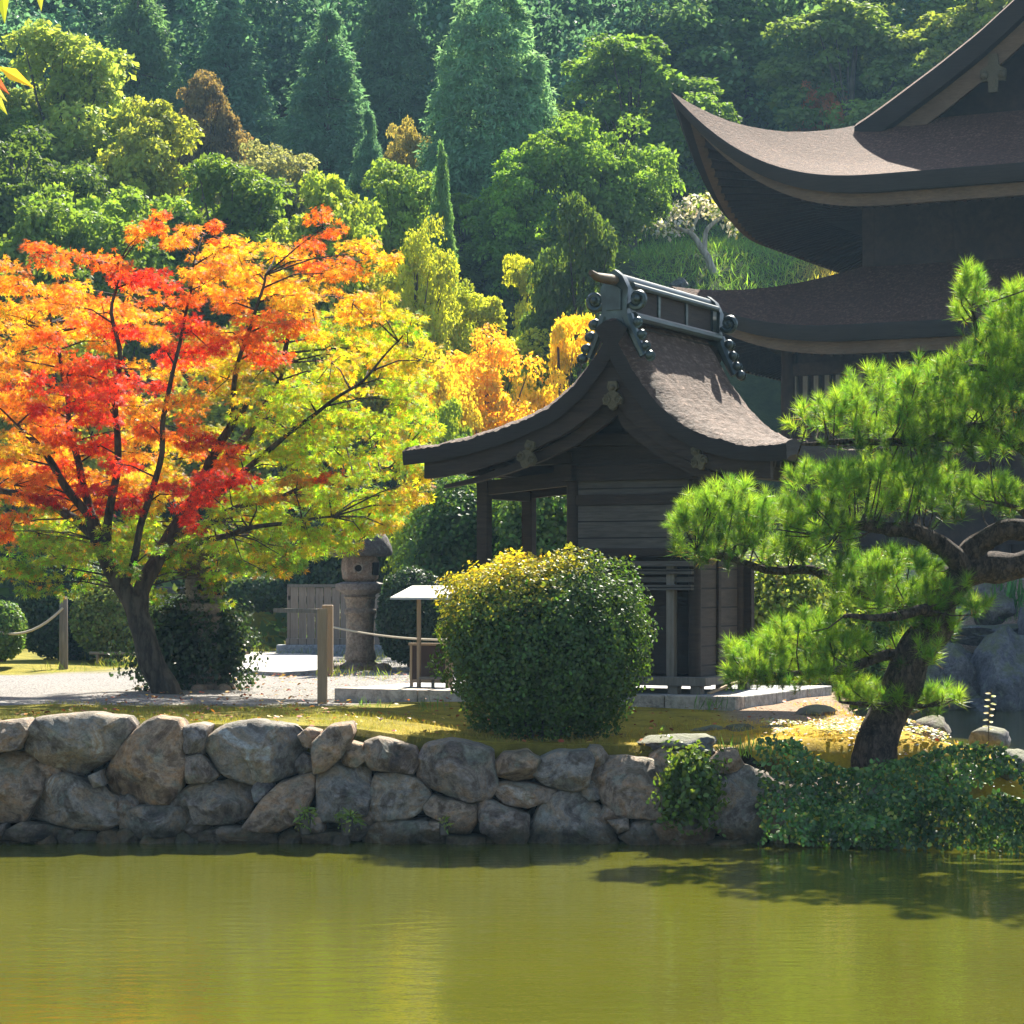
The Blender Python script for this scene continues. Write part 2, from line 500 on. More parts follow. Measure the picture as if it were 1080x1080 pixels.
ISLAND = np.array([(-45, 22.0), (2.2, 22.0), (3.4, 21.75), (4.6, 21.35), (6.0, 21.5), (6.2, 22.3), (5.0, 23.4), (4.62, 25.0), (4.6, 27.5), (4.4, 31), (3.8, 36),
                   (3.2, 42), (3.4, 46.6), (20, 47.2), (70, 47), (70, 300), (-45, 300)], float)
def sdist(px, py, poly):
    x, y = px[..., None], py[..., None]
    a, b = poly, np.roll(poly, -1, 0)
    ex, ey = b[:, 0] - a[:, 0], b[:, 1] - a[:, 1]
    t = np.clip(((x - a[:, 0]) * ex + (y - a[:, 1]) * ey) / (ex * ex + ey * ey), 0, 1)
    d = np.sqrt((x - a[:, 0] - t * ex) ** 2 + (y - a[:, 1] - t * ey) ** 2).min(-1)
    c = ((a[:, 1] > y) != (b[:, 1] > y)) & (x < (b[:, 0] - a[:, 0]) * (y - a[:, 1]) / np.where(np.abs(ey) < 1e-9, 1e-9, ey) + a[:, 0])
    return np.where(c.sum(-1) % 2 == 1, d, -d)
def sstep(a, b, x):
    t = np.clip((x - a) / (b - a), 0, 1)
    return t * t * (3 - 2 * t)

def ground_z(x, y):
    x, y = np.asarray(x, float), np.asarray(y, float)
    sd = sdist(x, y, ISLAND)
    edge = np.interp(x, [-20, -4.2, -1.6, 0, 1.5, 3, 4.4, 6], [1.10, 1.08, 1.03, 0.89, 0.86, 0.87, 0.80, 0.55])
    top = edge + (1.02 - edge) * sstep(22.4, 26.5, y)
    mound = 0.13 * np.exp(-((x - 4.1) ** 2 / 0.5 + (y - 23.6) ** 2 / 1.2))
    top = top + mound + 0.035 * sn(x * 1.7, y * 1.7, 1) * sstep(50, 40, y)
    wid = 0.34 + 0.75 * sstep(2.0, 3.2, x) * sstep(30, 26, y)
    bank = sstep(-0.1, 1.0, sd / wid)
    z = -0.8 + (top + 0.8) * bank
    # the hall's terrace beyond the channel, then the wooded hill
    terr = 1.45 * sstep(3.0, 5.5, x) * sstep(47.0, 50.0, y) * sstep(70, 66, y)
    hill_l = np.maximum(0, y - 50) * 0.40
    hill_r = 10.9 * sstep(65, 77.5, y) + np.clip(y - 77, 0, 10) * 0.3 + np.maximum(0, y - 87) * 0.46
    w = sstep(-1, 5, x)
    z = z + terr + (hill_l * (1 - w) + hill_r * w) + 0.9 * sn(x * .25, y * .25, 3) * sstep(56, 75, y)
    return z
def gz(x, y):
    return float(ground_z(np.array([x]), np.array([y]))[0])

def terrain(name, xs, ys, mat):
    X, Y = np.meshgrid(xs, ys)
    Z = ground_z(X, Y)
    m, n = X.shape
    V = np.stack([X, Y, Z], -1).reshape(-1, 3)
    i, j = np.meshgrid(np.arange(m - 1), np.arange(n - 1), indexing='ij')
    a = (i * n + j).ravel()
    q = np.stack([a, a + 1, a + n + 1, a + n], -1)
    # ground cover: r gravel, g golden moss with its sunlit tone painted in, b bare earth
    x, y = V[:, 0], V[:, 1]
    nz = sn(x * 1.3, y * 1.3, 7)
    gr = sstep(-.25, .25, (y - 26.9 + 0.5 * nz)) * sstep(.25, -.25, x + 1.75 + 0.25 * nz - 2.2 * sstep(30, 34, y)) * (1 - sstep(-.3, .3, -x - 5.9 + 0.4 * nz) * sstep(36.0, 37, y + nz * .5))
    gr = gr * sstep(47, 45, y)
    gd = np.clip(sstep(1.6, 3.6, x + 0.3 * nz) + 0.55 * sstep(-2, .4, x + nz * .4), 0, 1)
    er = sstep(2.1, 2.5, x) * sstep(23.6, 24.6, y + .3 * nz)
    tint = np.stack([gr, gd, er], -1)
    me = np_mesh(name, V, q.ravel(), np.arange(len(q)) * 4, tint, True)
    o = link(name, me, mat)
    o['kind'] = 'structure'
    return o

m_, t_ = nmat('ground_cover')
at = nd(t_, 'Attribute', attribute_name='tint')
sp = nd(t_, 'SeparateColor'); t_.links.new(at.outputs['Color'], sp.inputs[0])
tc = nd(t_, 'TexCoord')
nA = nd(t_, 'TexNoise', i_Scale=2.2, i_Detail=9.0, i_Roughness=0.7)
nB = nd(t_, 'TexNoise', i_Scale=28.0, i_Detail=6.0, i_Roughness=0.75)
nC = nd(t_, 'TexVoronoi', i_Scale=38.0)
for n in (nA, nB, nC): t_.links.new(tc.outputs['Object'], n.inputs['Vector'])
moss = ramp(t_, nA.outputs[0], [(0.3, (.07, .075, .014)), (0.5, (.20, .18, .02)), (0.7, (.34, .27, .03))])
gold = ramp(t_, nA.outputs[0], [(0.25, (.15, .10, .02)), (0.5, (.42, .29, .03)), (0.75, (.55, .38, .045))])
grav = ramp(t_, nC.outputs['Distance'], [(0.0, (.36, .34, .32)), (0.5, (.27, .255, .24)), (0.8, (.12, .113, .105))])
soil = ramp(t_, nB.outputs[0], [(0.3, (.20, .13, .08)), (0.7, (.40, .29, .20))])
c = mixc(t_, sp.outputs[1], moss.outputs[0], gold.outputs[0])
c = mixc(t_, sp.outputs[2], c, soil.outputs[0])
c = mixc(t_, sp.outputs[0], c, grav.outputs[0])
v = ramp(t_, nB.outputs[0], [(0.3, (.55, .55, .55)), (0.65, (1.1, 1.1, 1.1))])
c = mixc(t_, 0.6, c, v.outputs[0], 'MULTIPLY')
ad = nd(t_, 'Math', operation='ADD'); t_.links.new(nA.outputs[0], ad.inputs[0]); t_.links.new(nB.outputs[0], ad.inputs[1])
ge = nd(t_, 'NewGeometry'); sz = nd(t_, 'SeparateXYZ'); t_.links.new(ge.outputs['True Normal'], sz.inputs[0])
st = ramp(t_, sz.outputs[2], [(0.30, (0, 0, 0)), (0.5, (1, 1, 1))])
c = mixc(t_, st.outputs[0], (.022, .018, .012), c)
finish(t_, c, 0.95, ad.outputs[0], 0.8, 0.04, 0.1)
M_ground = m_
m_, t_ = nmat('hill_soil')
n1 = nd(t_, 'TexNoise', i_Scale=0.8, i_Detail=9.0, i_Roughness=0.7)
tc = nd(t_, 'TexCoord'); t_.links.new(tc.outputs['Object'], n1.inputs['Vector'])
r = ramp(t_, n1.outputs[0], [(0.3, (.02, .03, .012)), (0.7, (.06, .075, .025))])
finish(t_, r.outputs[0], 0.95, n1.outputs[0], 0.8, 0.2, 0.1)
M_hill = m_

terrain('ground', np.concatenate([np.arange(-45, -9, 1.5), np.arange(-9, 8.01, 0.14), np.arange(9, 71, 2.0)]),
        np.concatenate([np.arange(20.6, 30, 0.11), np.arange(30, 52.1, 0.35)]), M_ground)
terrain('hillside', np.arange(-80, 90.1, 2.0), np.arange(52.0, 262, 2.0), M_hill)

# ------------------------------------------------------------------ water
m_, t_ = nmat('pond_water')
tc = nd(t_, 'TexCoord')
mp = nd(t_, 'Mapping'); mp.inputs['Scale'].default_value = (1.0, 2.6, 1)
t_.links.new(tc.outputs['Object'], mp.inputs[0])
n1 = nd(t_, 'TexNoise', i_Scale=2.6, i_Detail=3.0, i_Roughness=0.5)
n2 = nd(t_, 'TexNoise', i_Scale=0.16, i_Detail=3.0)
n3 = nd(t_, 'TexNoise', i_Scale=14.0, i_Detail=2.0)
t_.links.new(mp.outputs[0], n1.inputs['Vector']); t_.links.new(tc.outputs['Object'], n2.inputs['Vector']); t_.links.new(mp.outputs[0], n3.inputs['Vector'])
hh = nd(t_, 'Math', operation='MULTIPLY_ADD'); hh.inputs[1].default_value = 0.22
t_.links.new(n3.outputs[0], hh.inputs[0]); t_.links.new(n1.outputs[0], hh.inputs[2])
r = ramp(t_, n2.outputs[0], [(0.3, (.062, .066, .007)), (0.7, (.098, .100, .010))])
p = finish(t_, r.outputs[0], 0.035, hh.outputs[0], 0.13, 0.05, 0.5)
p.inputs['IOR'].default_value = 1.9
M_water = m_
mb = MB(); mb.grid(np.array([[(x, y, 0) for x in np.linspace(-90, 90, 19)] for y in np.linspace(-30, 60, 10)]))
w = mb.build('pond_water', M_water); w['kind'] = 'structure'

# ------------------------------------------------------------------ dry-stone retaining wall, stone outlines in photo px
C1 = lambda *p: [(x / 3.0, 720 + y / 3.0) for x, y in p]
C2 = lambda *p: [(350 + x * .3426, 740 + y * .3426) for x, y in p]
C3 = lambda *p: [(680 + x * .3704, 720 + y * .3704) for x, y in p]
STONES = [
    C1((-60, 235), (60, 232), (115, 285), (118, 345), (65, 440), (-50, 450)),
    C1((-50, 135), (60, 122), (82, 152), (45, 215), (-50, 225)),
    C1((68, 172), (110, 118), (250, 106), (380, 120), (404, 155), (340, 238), (238, 298), (158, 280), (72, 220)),
    C1((83, 432), (140, 312), (192, 295), (300, 338), (368, 382), (380, 440), (300, 474), (190, 458)),
    C1((440, 140), (480, 122), (550, 130), (574, 180), (574, 290), (556, 340), (520, 388), (420, 392), (356, 356), (320, 300), (360, 224), (408, 170)),
    C1((572, 145), (620, 135), (655, 142), (638, 190), (632, 230), (576, 226)),
    C1((577, 240), (630, 230), (680, 302), (655, 318), (585, 322)),
    C1((655, 180), (700, 145), (790, 130), (920, 150), (970, 215), (930, 288), (812, 330), (730, 308), (690, 285), (640, 208)),
    C1((572, 350), (620, 315), (690, 325), (722, 310), (800, 355), (772, 430), (720, 450), (612, 450), (598, 400)),
    C1((772, 455), (830, 372), (880, 325), (980, 296), (994, 330), (950, 440), (870, 474), (800, 470)),
    C1((984, 195), (1040, 142), (1104, 136), (1112, 170), (1075, 240), (1020, 285), (990, 290)),
    C1((18, 470), (60, 446), (180, 466), (210, 486), (100, 505), (8, 498)),
    C1((368, 420), (440, 396), (560, 400), (598, 430), (600, 490), (450, 497), (372, 487)),
    C1((628, 482), (700, 460), (850, 470), (870, 512), (700, 520), (620, 507)),
    C1((272, 300), (310, 282), (322, 328), (292, 334)),
    C1((-40, 458), (10, 452), (0, 500), (-40, 500)),
    [(334, 815), (352, 807), (385, 809), (391, 836), (385, 860), (360, 868), (333, 866)],
    [(318, 883), (345, 879), (365, 881), (367, 892), (320, 895)],
    C2((100, 132), (142, 118), (250, 150), (262, 190), (245, 226), (120, 215), (95, 180)),
    C2((270, 180), (290, 140), (370, 125), (490, 155), (505, 270), (480, 300), (430, 312), (330, 280), (265, 238)),
    C2((112, 285), (130, 235), (200, 226), (263, 246), (300, 290), (280, 330), (240, 360), (140, 370), (105, 340)),
    C2((282, 330), (312, 296), (440, 322), (445, 370), (420, 410), (360, 402), (340, 370), (290, 352)),
    C2((503, 195), (530, 166), (600, 160), (640, 182), (620, 240), (570, 250), (512, 236)),
    C2((622, 230), (650, 180), (700, 160), (800, 160), (805, 192), (785, 270), (740, 280), (660, 260)),
    C2((503, 282), (512, 252), (600, 256), (690, 276), (680, 310), (600, 330), (530, 320)),
    C2((450, 312), (490, 310), (600, 350), (605, 410), (590, 445), (520, 440), (460, 402)),
    C2((612, 398), (650, 322), (700, 285), (760, 285), (820, 330), (858, 390), (880, 445), (760, 452), (615, 452)),
    C2((803, 230), (830, 186), (890, 180), (1010, 190), (1030, 260), (1010, 360), (880, 352), (838, 312)),
    C2((852, 368), (910, 362), (915, 392), (880, 406)),
    C2((888, 420), (930, 376), (1000, 366), (1030, 400), (1010, 438), (940, 456)),
    C2((100, 402), (150, 372), (290, 372), (345, 402), (345, 452), (100, 457)),
    C2((-2, 418), (45, 412), (52, 452), (0, 460)),
    C2((356, 417), (470, 422), (472, 462), (356, 462)),
    C2((300, 372), (345, 372), (352, 398), (310, 398)),
    C3((222, 280), (290, 250), (372, 275), (392, 322), (345, 462), (270, 472), (210, 424), (200, 352)),
    C3((20, 402), (170, 386), (200, 440), (180, 474), (10, 474)),
    C3((62, 255), (200, 240), (215, 320), (180, 380), (60, 376), (52, 310)),
    C3((186, 455), (290, 447), (312, 480), (188, 482)),
    C3((400, 300), (520, 290), (560, 380), (520, 470), (380, 470), (360, 400)),
    C3((570, 300), (700, 300), (730, 400), (690, 470), (540, 470), (560, 390)),
]
for dx, dy in ((-215, 4), (-300, -2)):   # the wall goes on beyond the left edge
    STONES += [[(x + dx - 8, y + dy) for x, y in STONES[4]], [(x + dx - 30, y + dy + 45) for x, y in STONES[28]]]

def wall_stone(poly, k, d0=21.78):
    P = np.array(poly, float)
    # resample the outline, soften its corners
    Q = np.vstack([P, P[:1]])
    L = np.r_[0, np.cumsum(np.linalg.norm(np.diff(Q, axis=0), axis=1))]
    n = 52
    tt = np.linspace(0, L[-1], n, endpoint=False)
    R_ = np.stack([np.interp(tt, L, Q[:, i]) for i in (0, 1)], -1)
    for _ in range(1):
        R_ = 0.86 * R_ + 0.07 * (np.roll(R_, 1, 0) + np.roll(R_, -1, 0))
    c = R_.mean(0)
    size = math.sqrt(abs(np.ptp(R_[:, 0]) * np.ptp(R_[:, 1]))) / F * d0
    batter = lambda py: 0.16 * (880 - py) / 115.0       # the face leans back towards the top
    r = np.random.default_rng(500 + k)
    fac = [(r.normal(0, 1, 2), r.uniform(-.3, .7)) for _ in range(7)]
    out_y = r.uniform(-0.05, 0.05)
    tilt = r.normal(0, 0.10, 2)
    V, fs = [], []
    rings = [(1.05, .34), (1.09, .12), (1.09, .05), (1.08, .016), (1.05, -.010), (.985, -.020), (.84, -.026), (.66, -.03), (.45, -.033), (.3, -.042), (.15, -.043)]
    off = Vector((k * 3.7, k * 1.3, 0))
    for s, dep in rings:
        for q in R_:
            p = c + (q - c) * s
            x, z = (p[0] - 540) / F * d0, CH + (YH - p[1]) / F * d0
            cx, cz = (c[0] - 540) / F * d0, CH + (YH - c[1]) / F * d0
            w = max(0.0, min(1.0, (0.14 - dep) / 0.14))
            lx, lz = (x - cx) / max(size, .05), (z - cz) / max(size, .05)
            f = 0.0
            for (g, o) in fac:
                f = max(f, (lx * g[0] + lz * g[1]) * .42 - .10 + o * .12)
            bump = 0.032 * mn.fractal(Vector((x * 3.2, z * 3.2, 0)) + off, 0.9, 2.0, 5) + 0.02 * mn.noise(Vector((x * 14, z * 14, 3)) + off) + .010 * mn.noise(Vector((x * 30, z * 30, 5)) + off)
            y = d0 + out_y + batter(p[1]) + dep * (0.6 + 0.9 * min(size, .5)) * 1.6 + w * (f * size * .95 + bump * 1.25 + tilt[0] * (x - cx) + tilt[1] * (z - cz))
            e = 0.012 * mn.noise(Vector((x * 9, z * 9, 7)) + off)
            V.append((x + e, y, z + e))
    m = len(rings)
    for i in range(m - 1):
        for j in range(n):
            j2 = (j + 1) % n
            fs.append((i * n + j, i * n + j2, (i + 1) * n + j2, (i + 1) * n + j))
    V.append(tuple(np.mean(V[-n:], axis=0)))
    fs += [((m - 1) * n + j, (m - 1) * n + (j + 1) % n, m * n) for j in range(n)]
    fs.append(tuple(range(n)))
    mb = MB(); mb.add(V, fs)
    return mb

# chinking stones fill the joints
def poly_sd(px, py):
    return max(float(sdist(np.array([px]), np.array([py]), np.array(P_, float))[0]) for P_ in STONES)
gx, gy = np.meshgrid(np.arange(-40, 830, 5.0), np.arange(776, 892, 5.0))
D_ = np.max([sdist(gx, gy, np.array(P_, float)) for P_ in STONES], axis=0)
CHINK = []
wall_top = np.interp(gx, [0, 330, 380, 830], [764, 768, 783, 792])
D_[gy < wall_top + 12] = 99; D_[gx > 770] = 99
while len(CHINK) < 46:
    k = np.unravel_index(np.argmin(D_), D_.shape)
    if D_[k] > -4.5: break
    q, w_, r_ = gx[k], gy[k], min(-D_[k] + 6.0, 15)
    a0 = rng.uniform(0, 6)
    CHINK.append([(q + r_ * 1.15 * rng.uniform(.8, 1.2) * math.cos(a0 + j * 1.047), w_ + r_ * rng.uniform(.8, 1.2) * math.sin(a0 + j * 1.047)) for j in range(6)])
    D_[(gx - q) ** 2 + (gy - w_) ** 2 < (r_ * 1.15) ** 2] = 99
print('chinks', len(CHINK))
wall = empty('stone_wall', (0, 22.0, 0))
tag(wall, 'low dry-stone retaining wall of big rough boulders along the pond', 'wall')
for k, poly in enumerate(STONES):
    o = wall_stone(poly, k).build('boulder', M_stone, None, smooth=26)
    o.parent = wall; o.matrix_parent_inverse.identity(); o.location = (0, -22.0, 0)
for k, poly in enumerate(CHINK):
    o = wall_stone(poly, 200 + k).build('chinking_stone', M_stone, None, smooth=40)
    o.parent = wall; o.location = (0, -22.0 + .12, 0)

# ------------------------------------------------------------------ loose rocks
def rock_mb(seed, sx, sy, sz, sub=4, planes=14, rough=0.12):
    import bmesh
    bm = bmesh.new()
    bmesh.ops.create_icosphere(bm, subdivisions=sub, radius=1)
    r = np.random.default_rng(seed)
    nrm = unit(r.normal(size=(planes, 3))); hh = r.uniform(.66, 1.0, planes)
    off = Vector((seed * 1.7, seed * .9, seed * 2.3))
    V = []
    for v in bm.verts:
        d = np.array(v.co)
        dots = np.maximum(nrm @ d, 1e-3)
        rr = min(1.08, float((hh / dots).min()))
        rr *= 1 + rough * mn.fractal(Vector(d * 1.6) + off, .9, 2.0, 5)
        V.append((d[0] * rr * sx, d[1] * rr * sy, d[2] * rr * sz))
    fs = [tuple(v.index for v in f.verts) for f in bm.faces]
    bm.free()
    return MB().add(V, fs)
def rock(name, px, py, d, wpx, hpx, depth, label, cat='rock', group=None, mat=None, seed=1, rough=.12, sub=4):
    c = W(px, py, d)
    s = d / F
    o = rock_mb(seed, wpx * s / 2, depth / 2, hpx * s / 2, sub, rough=rough).build(name, mat or M_rock, None, smooth=45)
    o.location = c
    tag(o, label, cat, group)
    return o
rock('boulder', 716, 784, 22.55, 100, 26, 0.9, 'pale flat-topped boulder lying on the moss in front of the bush and plinth', seed=3)
EG = 'kerb stones in a row along the plinth'
rock('kerb_stone', 748, 771, 23.9, 36, 13, .3, 'blue-grey kerb stone at the left end of the row below the plinth', 'stone', EG, seed=21, sub=3)
rock('kerb_stone', 781, 772, 23.8, 40, 17, .35, 'bluish kerb stone, second from the left in the row below the plinth', 'stone', EG, seed=22, sub=3)
rock('kerb_stone', 814, 771, 23.9, 40, 16, .35, 'dark kerb stone at the right end of the row below the plinth', 'stone', EG, seed=23, sub=3)
rock('stone', 1042, 780, 23.6, 44, 30, .6, 'grey stone on the water edge of the golden mound, under the thin sprout', seed=31, sub=3)
rock('stone', 985, 768, 24.6, 40, 26, .6, 'pale lit stone at the top of the golden mound behind the pine', seed=32, sub=3)
rock('stone', 1068, 805, 22.1, 40, 34, .5, 'purplish stone on the bank at the right edge of the photo', seed=33, sub=3)
rock('stone', 1000, 812, 22.3, 60, 26, .5, 'low reddish stone half buried in ivy and golden moss', seed=34, sub=3)
rock('stone', 860, 752, 25.3, 50, 22, .6, 'pale stone between the plinth corner and the pine trunk', seed=35, sub=3)
# far bank across the channel
FG = 'boulders of the far bank below the hall'
far = [(1010, 716, 45.6, 70, 84, 1.8, 'dark grey boulder at the waterline under the ledge, left of the far bank'), (1060, 712, 45.2, 70, 96, 2.0, 'big dark boulder at the waterline under the ledge at the right edge'),
       (1035, 668, 46.2, 110, 22, 1.6, 'flat pale ledge stone capping the far bank boulders'), (1000, 640, 46.6, 50, 60, 1.4, 'mossy grey boulder above the left end of the far ledge'),
       (1044, 636, 46.9, 46, 62, 1.4, 'steep bluish boulder above the middle of the far ledge'), (960, 705, 46.2, 60, 110, 1.6, 'shaded boulder of the far bank behind the pine trunk'),
       (1110, 690, 45.6, 70, 130, 2.0, 'tall boulder of the far bank beyond the right edge'), (1040, 744, 45.0, 60, 26, 1.0, 'low wet stone at the foot of the far bank')]
for i, (px, py, d, w_, h_, dp, lb) in enumerate(far):
    rock('boulder', px, py, d, w_, h_, dp, lb, 'rock', FG, seed=60 + i, rough=.2)
for i, (x, y, w_) in enumerate(((3.9, 46.3, 1.6), (5.2, 46.0, 1.8), (6.5, 46.2, 1.7), (11.2, 45.6, 2.4), (13.4, 45.9, 2.2))):
    o = rock_mb(80 + i, w_ / 2, .8, 1.15, 3).build('boulder', M_rock, None, smooth=45); o.location = (x, y, .8)
    tag(o, 'boulder of the far channel bank hidden behind the pine and shrine', 'rock', FG)
# ------------------------------------------------------------------ the small shrine (local axes: x along its gable front, y towards its back)
YAW = -RAD(26.5)
def smooth_prof(pts, n=60, it=6):
    P = np.array(pts, float)
    x = np.linspace(P[0, 0], P[-1, 0], n)
    z = np.interp(x, P[:, 0], P[:, 1])
    for _ in range(it):
        z[1:-1] = .5 * z[1:-1] + .25 * (z[:-2] + z[2:])
    return x, z
shr = empty('shrine', (1.11, 26.5, 1.02), YAW)
tag(shr, 'small dark wooden shrine with curved bark-thatched gable roof and copper ridge', 'shrine')
gz0 = 1.02
PL = [(-2.68, 3.97), (-2.3, 4.0), (-1.9, 4.08), (-1.5, 4.2), (-1.13, 4.34), (-.8, 4.5), (-.52, 4.72), (-.35, 4.92), (-.22, 5.10), (-.1, 5.32), (0, 5.44)]
PR = [(0, 5.44), (.1, 5.30), (.22, 5.06), (.36, 4.82), (.6, 4.50), (.85, 4.28), (1.08, 4.14), (1.35, 4.03), (1.6, 3.96), (1.85, 3.93), (2.06, 3.94)]
xl, zl = smooth_prof(PL, 120, 8); xr, zr = smooth_prof(PR, 100, 8)
PX = np.r_[xl, xr[1:]]; PZ = np.r_[zl, zr[1:]] - gz0
V0, V1 = 0.0, 3.05
def roof_pt(i, v, off=0.0):
    x, z = PX[i], PZ[i]
    a, b = max(0, i - 1), min(len(PX) - 1, i + 1)
    t = np.array((PX[b] - PX[a], PZ[b] - PZ[a])); t /= np.linalg.norm(t)
    nx, nz_ = -t[1], t[0]
    e = min(v - V0, V1 - v)
    roll = 0.11 * max(0, 1 - e / .42) ** 2.2
    q = abs(v - (V0 + V1) / 2) / 1.5
    far_ = min(1, max(0, (abs(x) - .9) / 1.2))
    lift = 0.08 * q ** 3 * far_
    j = (0.02 * mn.noise(Vector((x * 4, v * 4, 1))) + .016 * mn.noise(Vector((x * 16, v * 9, 4))) + .012 * mn.noise(Vector((x * 34, v * 22, 8)))) if off == 0 else 0
    return (x - nx * (off + roll), v, z - nz_ * (off + roll) + lift + j)
vs_ = np.r_[V0, V0 + .03, V0 + .1, V0 + .2, np.linspace(.3, V1 - .3, 60), V1 - .2, V1 - .1, V1 - .03, V1]
mb = MB()
TH = 0.17
A = np.array([[roof_pt(i, v) for v in vs_] for i in range(len(PX))])
B = np.array([[roof_pt(i, v, TH) for v in vs_] for i in range(len(PX))])
mb.grid(A)
roof = mb.build('roof', M_thatch, shr, smooth=50)
mb = MB(); mb.grid(B, True)
for k in (0, len(vs_) - 1):
    mb.grid(np.stack([A[:, k], .5 * (A[:, k] + B[:, k]) + np.array((0, -.012 if k == 0 else .012, 0)), B[:, k]], 1))
for i in (0, len(PX) - 1):
    mb.grid(np.stack([A[i], B[i]], 1))
mb.build('eave_edge', M_thatch_edge, roof, smooth=40)
# second eave layer under the thatch, set back from its edge
def inner(i, off):
    a, b = max(0, i - 1), min(len(PX) - 1, i + 1)
    t = np.array((PX[b] - PX[a], PZ[b] - PZ[a])); t /= np.linalg.norm(t)
    return PX[i] + t[1] * off, PZ[i] - t[0] * off
idx = [i for i in range(len(PX)) if -2.58 < PX[i] < 1.98]
for (y0, y1, o0, o1, nm, mt) in ((.07, .16, .30, .455, 'bargeboard', M_wood_dark), (.20, .28, .46, .60, 'inner_bargeboard', M_wood_dark), (2.88, 2.97, .30, .46, 'bargeboard', M_wood_dark)):
    lo, hi = [], []
    for i in idx:
        f = (1.0 + .25 * math.exp(-(PX[i] / .5) ** 2)) * (1 - .10 * max(0, abs(PX[i]) - .6))
        if abs(PX[i]) < .02: continue
        hi.append((np.sign(PX[i]), inner(i, o0 if o0 > .4 else .175))); lo.append((np.sign(PX[i]), inner(i, o1 * f)))
    def clean(L):
        # keep x monotone where the two slopes meet
        # and resampled on one common x grid
        L = sorted(p for s, p in L if p[0] * s > .004)
        X = np.linspace(-2.42, 1.86, 90)
        return list(zip(X, np.interp(X, [p[0] for p in L], [p[1] for p in L])))
    lo, hi = clean(lo), clean(hi)
    if nm == 'inner_bargeboard': lo, hi = lo[4:-3], hi[4:-3]
    mb = MB(); mb.band(lo, hi, y0, y1)
    mb.build(nm, mt, shr, smooth=40)
# ceiling boards: a layer just below the thatch for the underside, with rafters along the slope
for seg in ([i for i in idx if PX[i] < -.5], [i for i in idx if PX[i] > .5]):
    mb = MB()
    for v in np.arange(.34, 2.85, .17):
        q = [inner(i, .225) for i in seg]
        for a, b in zip(q[:-9:9], q[9::9]): mb.beam((a[0], v, a[1]), (b[0], v, b[1]), .055, .07)
    mb.build('rafters', M_wood_dark, shr)
# body
UL, UR, VF, VB = -.82, .70, .75, 2.10
def z(px_z): return px_z - gz0
mb = MB()
for u in (UL, UR):
    for v in (VF, VB):
        mb = MB(); mb.lathe([(.075, z(1.34)), (.075, z(3.78))], 12, (u, v, 0))
        mb.build('post', M_wood_dark, shr, smooth=40)
for v in (.75, 1.95):
    mb = MB(); mb.box(-2.05, -1.91, v - .07, v + .07, z(1.16), z(3.92))
    mb.build('porch_post', M_wood_dark, shr, bevel=.012)
    mb = MB(); mb.beam((-2.0, v, z(3.52)), (UL, v, z(3.62)), .10, .17)
    mb.beam((-2.0, v, z(3.80)), (UL, v, z(3.86)), .09, .12)
    mb.build('tie_beam', M_wood_dark, shr)
mb = MB(); mb.box(-2.06, -1.90, .45, 2.3, z(3.66), z(3.78)); mb.box(-2.03, -1.93, .7, 2.0, z(3.40), z(3.52))
mb.build('porch_beam', M_wood_dark, shr)
# horizontal beams of the gable side
mb = MB()
mb.box(UL - .22, UR + .22, VF - .07, VF + .07, z(3.58), z(3.76))
mb.box(UL - .04, UR + .04, VF - .045, VF + .045, z(3.30), z(3.42))
mb.box(UL - .06, UR + .06, VF - .06, VF + .06, z(2.70), z(2.80))
mb.box(UR - .07, UR + .07, VF - .2, VB + .2, z(3.585), z(3.765)); mb.box(UL - .07, UL + .07, VF - .2, VB + .2, z(3.585), z(3.765))
mb.box(UR - .05, UR + .05, VF, VB, z(2.66), z(2.78))
mb.build('beams', M_wood_dark, shr)
mb = MB(); mb.box(UL + .07, UR - .07, VF - .015, VF + .015, z(3.42), z(3.58)); mb.build('frieze_board', M_plank, shr)
mb = MB(); mb.box(UL + .07, UR - .07, VF - .02, VF + .02, z(2.80), z(3.30)); mb.build('plank_panel', M_plank, shr)
# three stepped rails under the panel
mb = MB()
for k, (zz, o) in enumerate(((2.62, .20), (2.53, .15), (2.44, .10), (2.35, .17))):
    mb.box(UL - .12, UR + .02, VF - o, VF + .05, z(zz) - .03, z(zz) + .03)
mb.build('rails', M_plank, shr)
# dark opening: door boards set back, jamb post, side walls
mb = MB(); mb.box(UL + .06, UR - .06, VF + .10, VF + .14, z(1.36), z(2.70)); mb.build('door', M_wood_dark, shr)
mb = MB(); mb.box(.40, .50, VF - .13, VF - .03, z(1.25), z(2.62)); mb.build('jamb_post', M_wood_grey, shr, bevel=.01)
mb = MB(); mb.box(UR - .02, UR + .02, VF + .07, VB - .07, z(1.34), z(2.66)); mb.box(UR - .02, UR + .02, VF + .07, VB - .07, z(2.78), z(3.58)); mb.build('side_wall', M_plank_side, shr)
mb = MB(); mb.box(UL - .02, UL + .02, VF + .07, VB - .07, z(1.34), z(3.58)); mb.box(UL + .02, UR - .02, VB - .02, VB + .02, z(1.34), z(3.58)); mb.build('back_wall', M_plank_side, shr)
mb = MB(); mb.box(UR + .02, UR + .05, 1.36, 1.44, z(1.34), z(2.66)); mb.build('side_batten', M_wood_dark, shr)
mb = MB(); mb.box(UR - .30, UR + .16, VB + .03, VB + .13, z(1.2), z(2.6)); mb.build('rear_panel', M_wood_dark, shr)
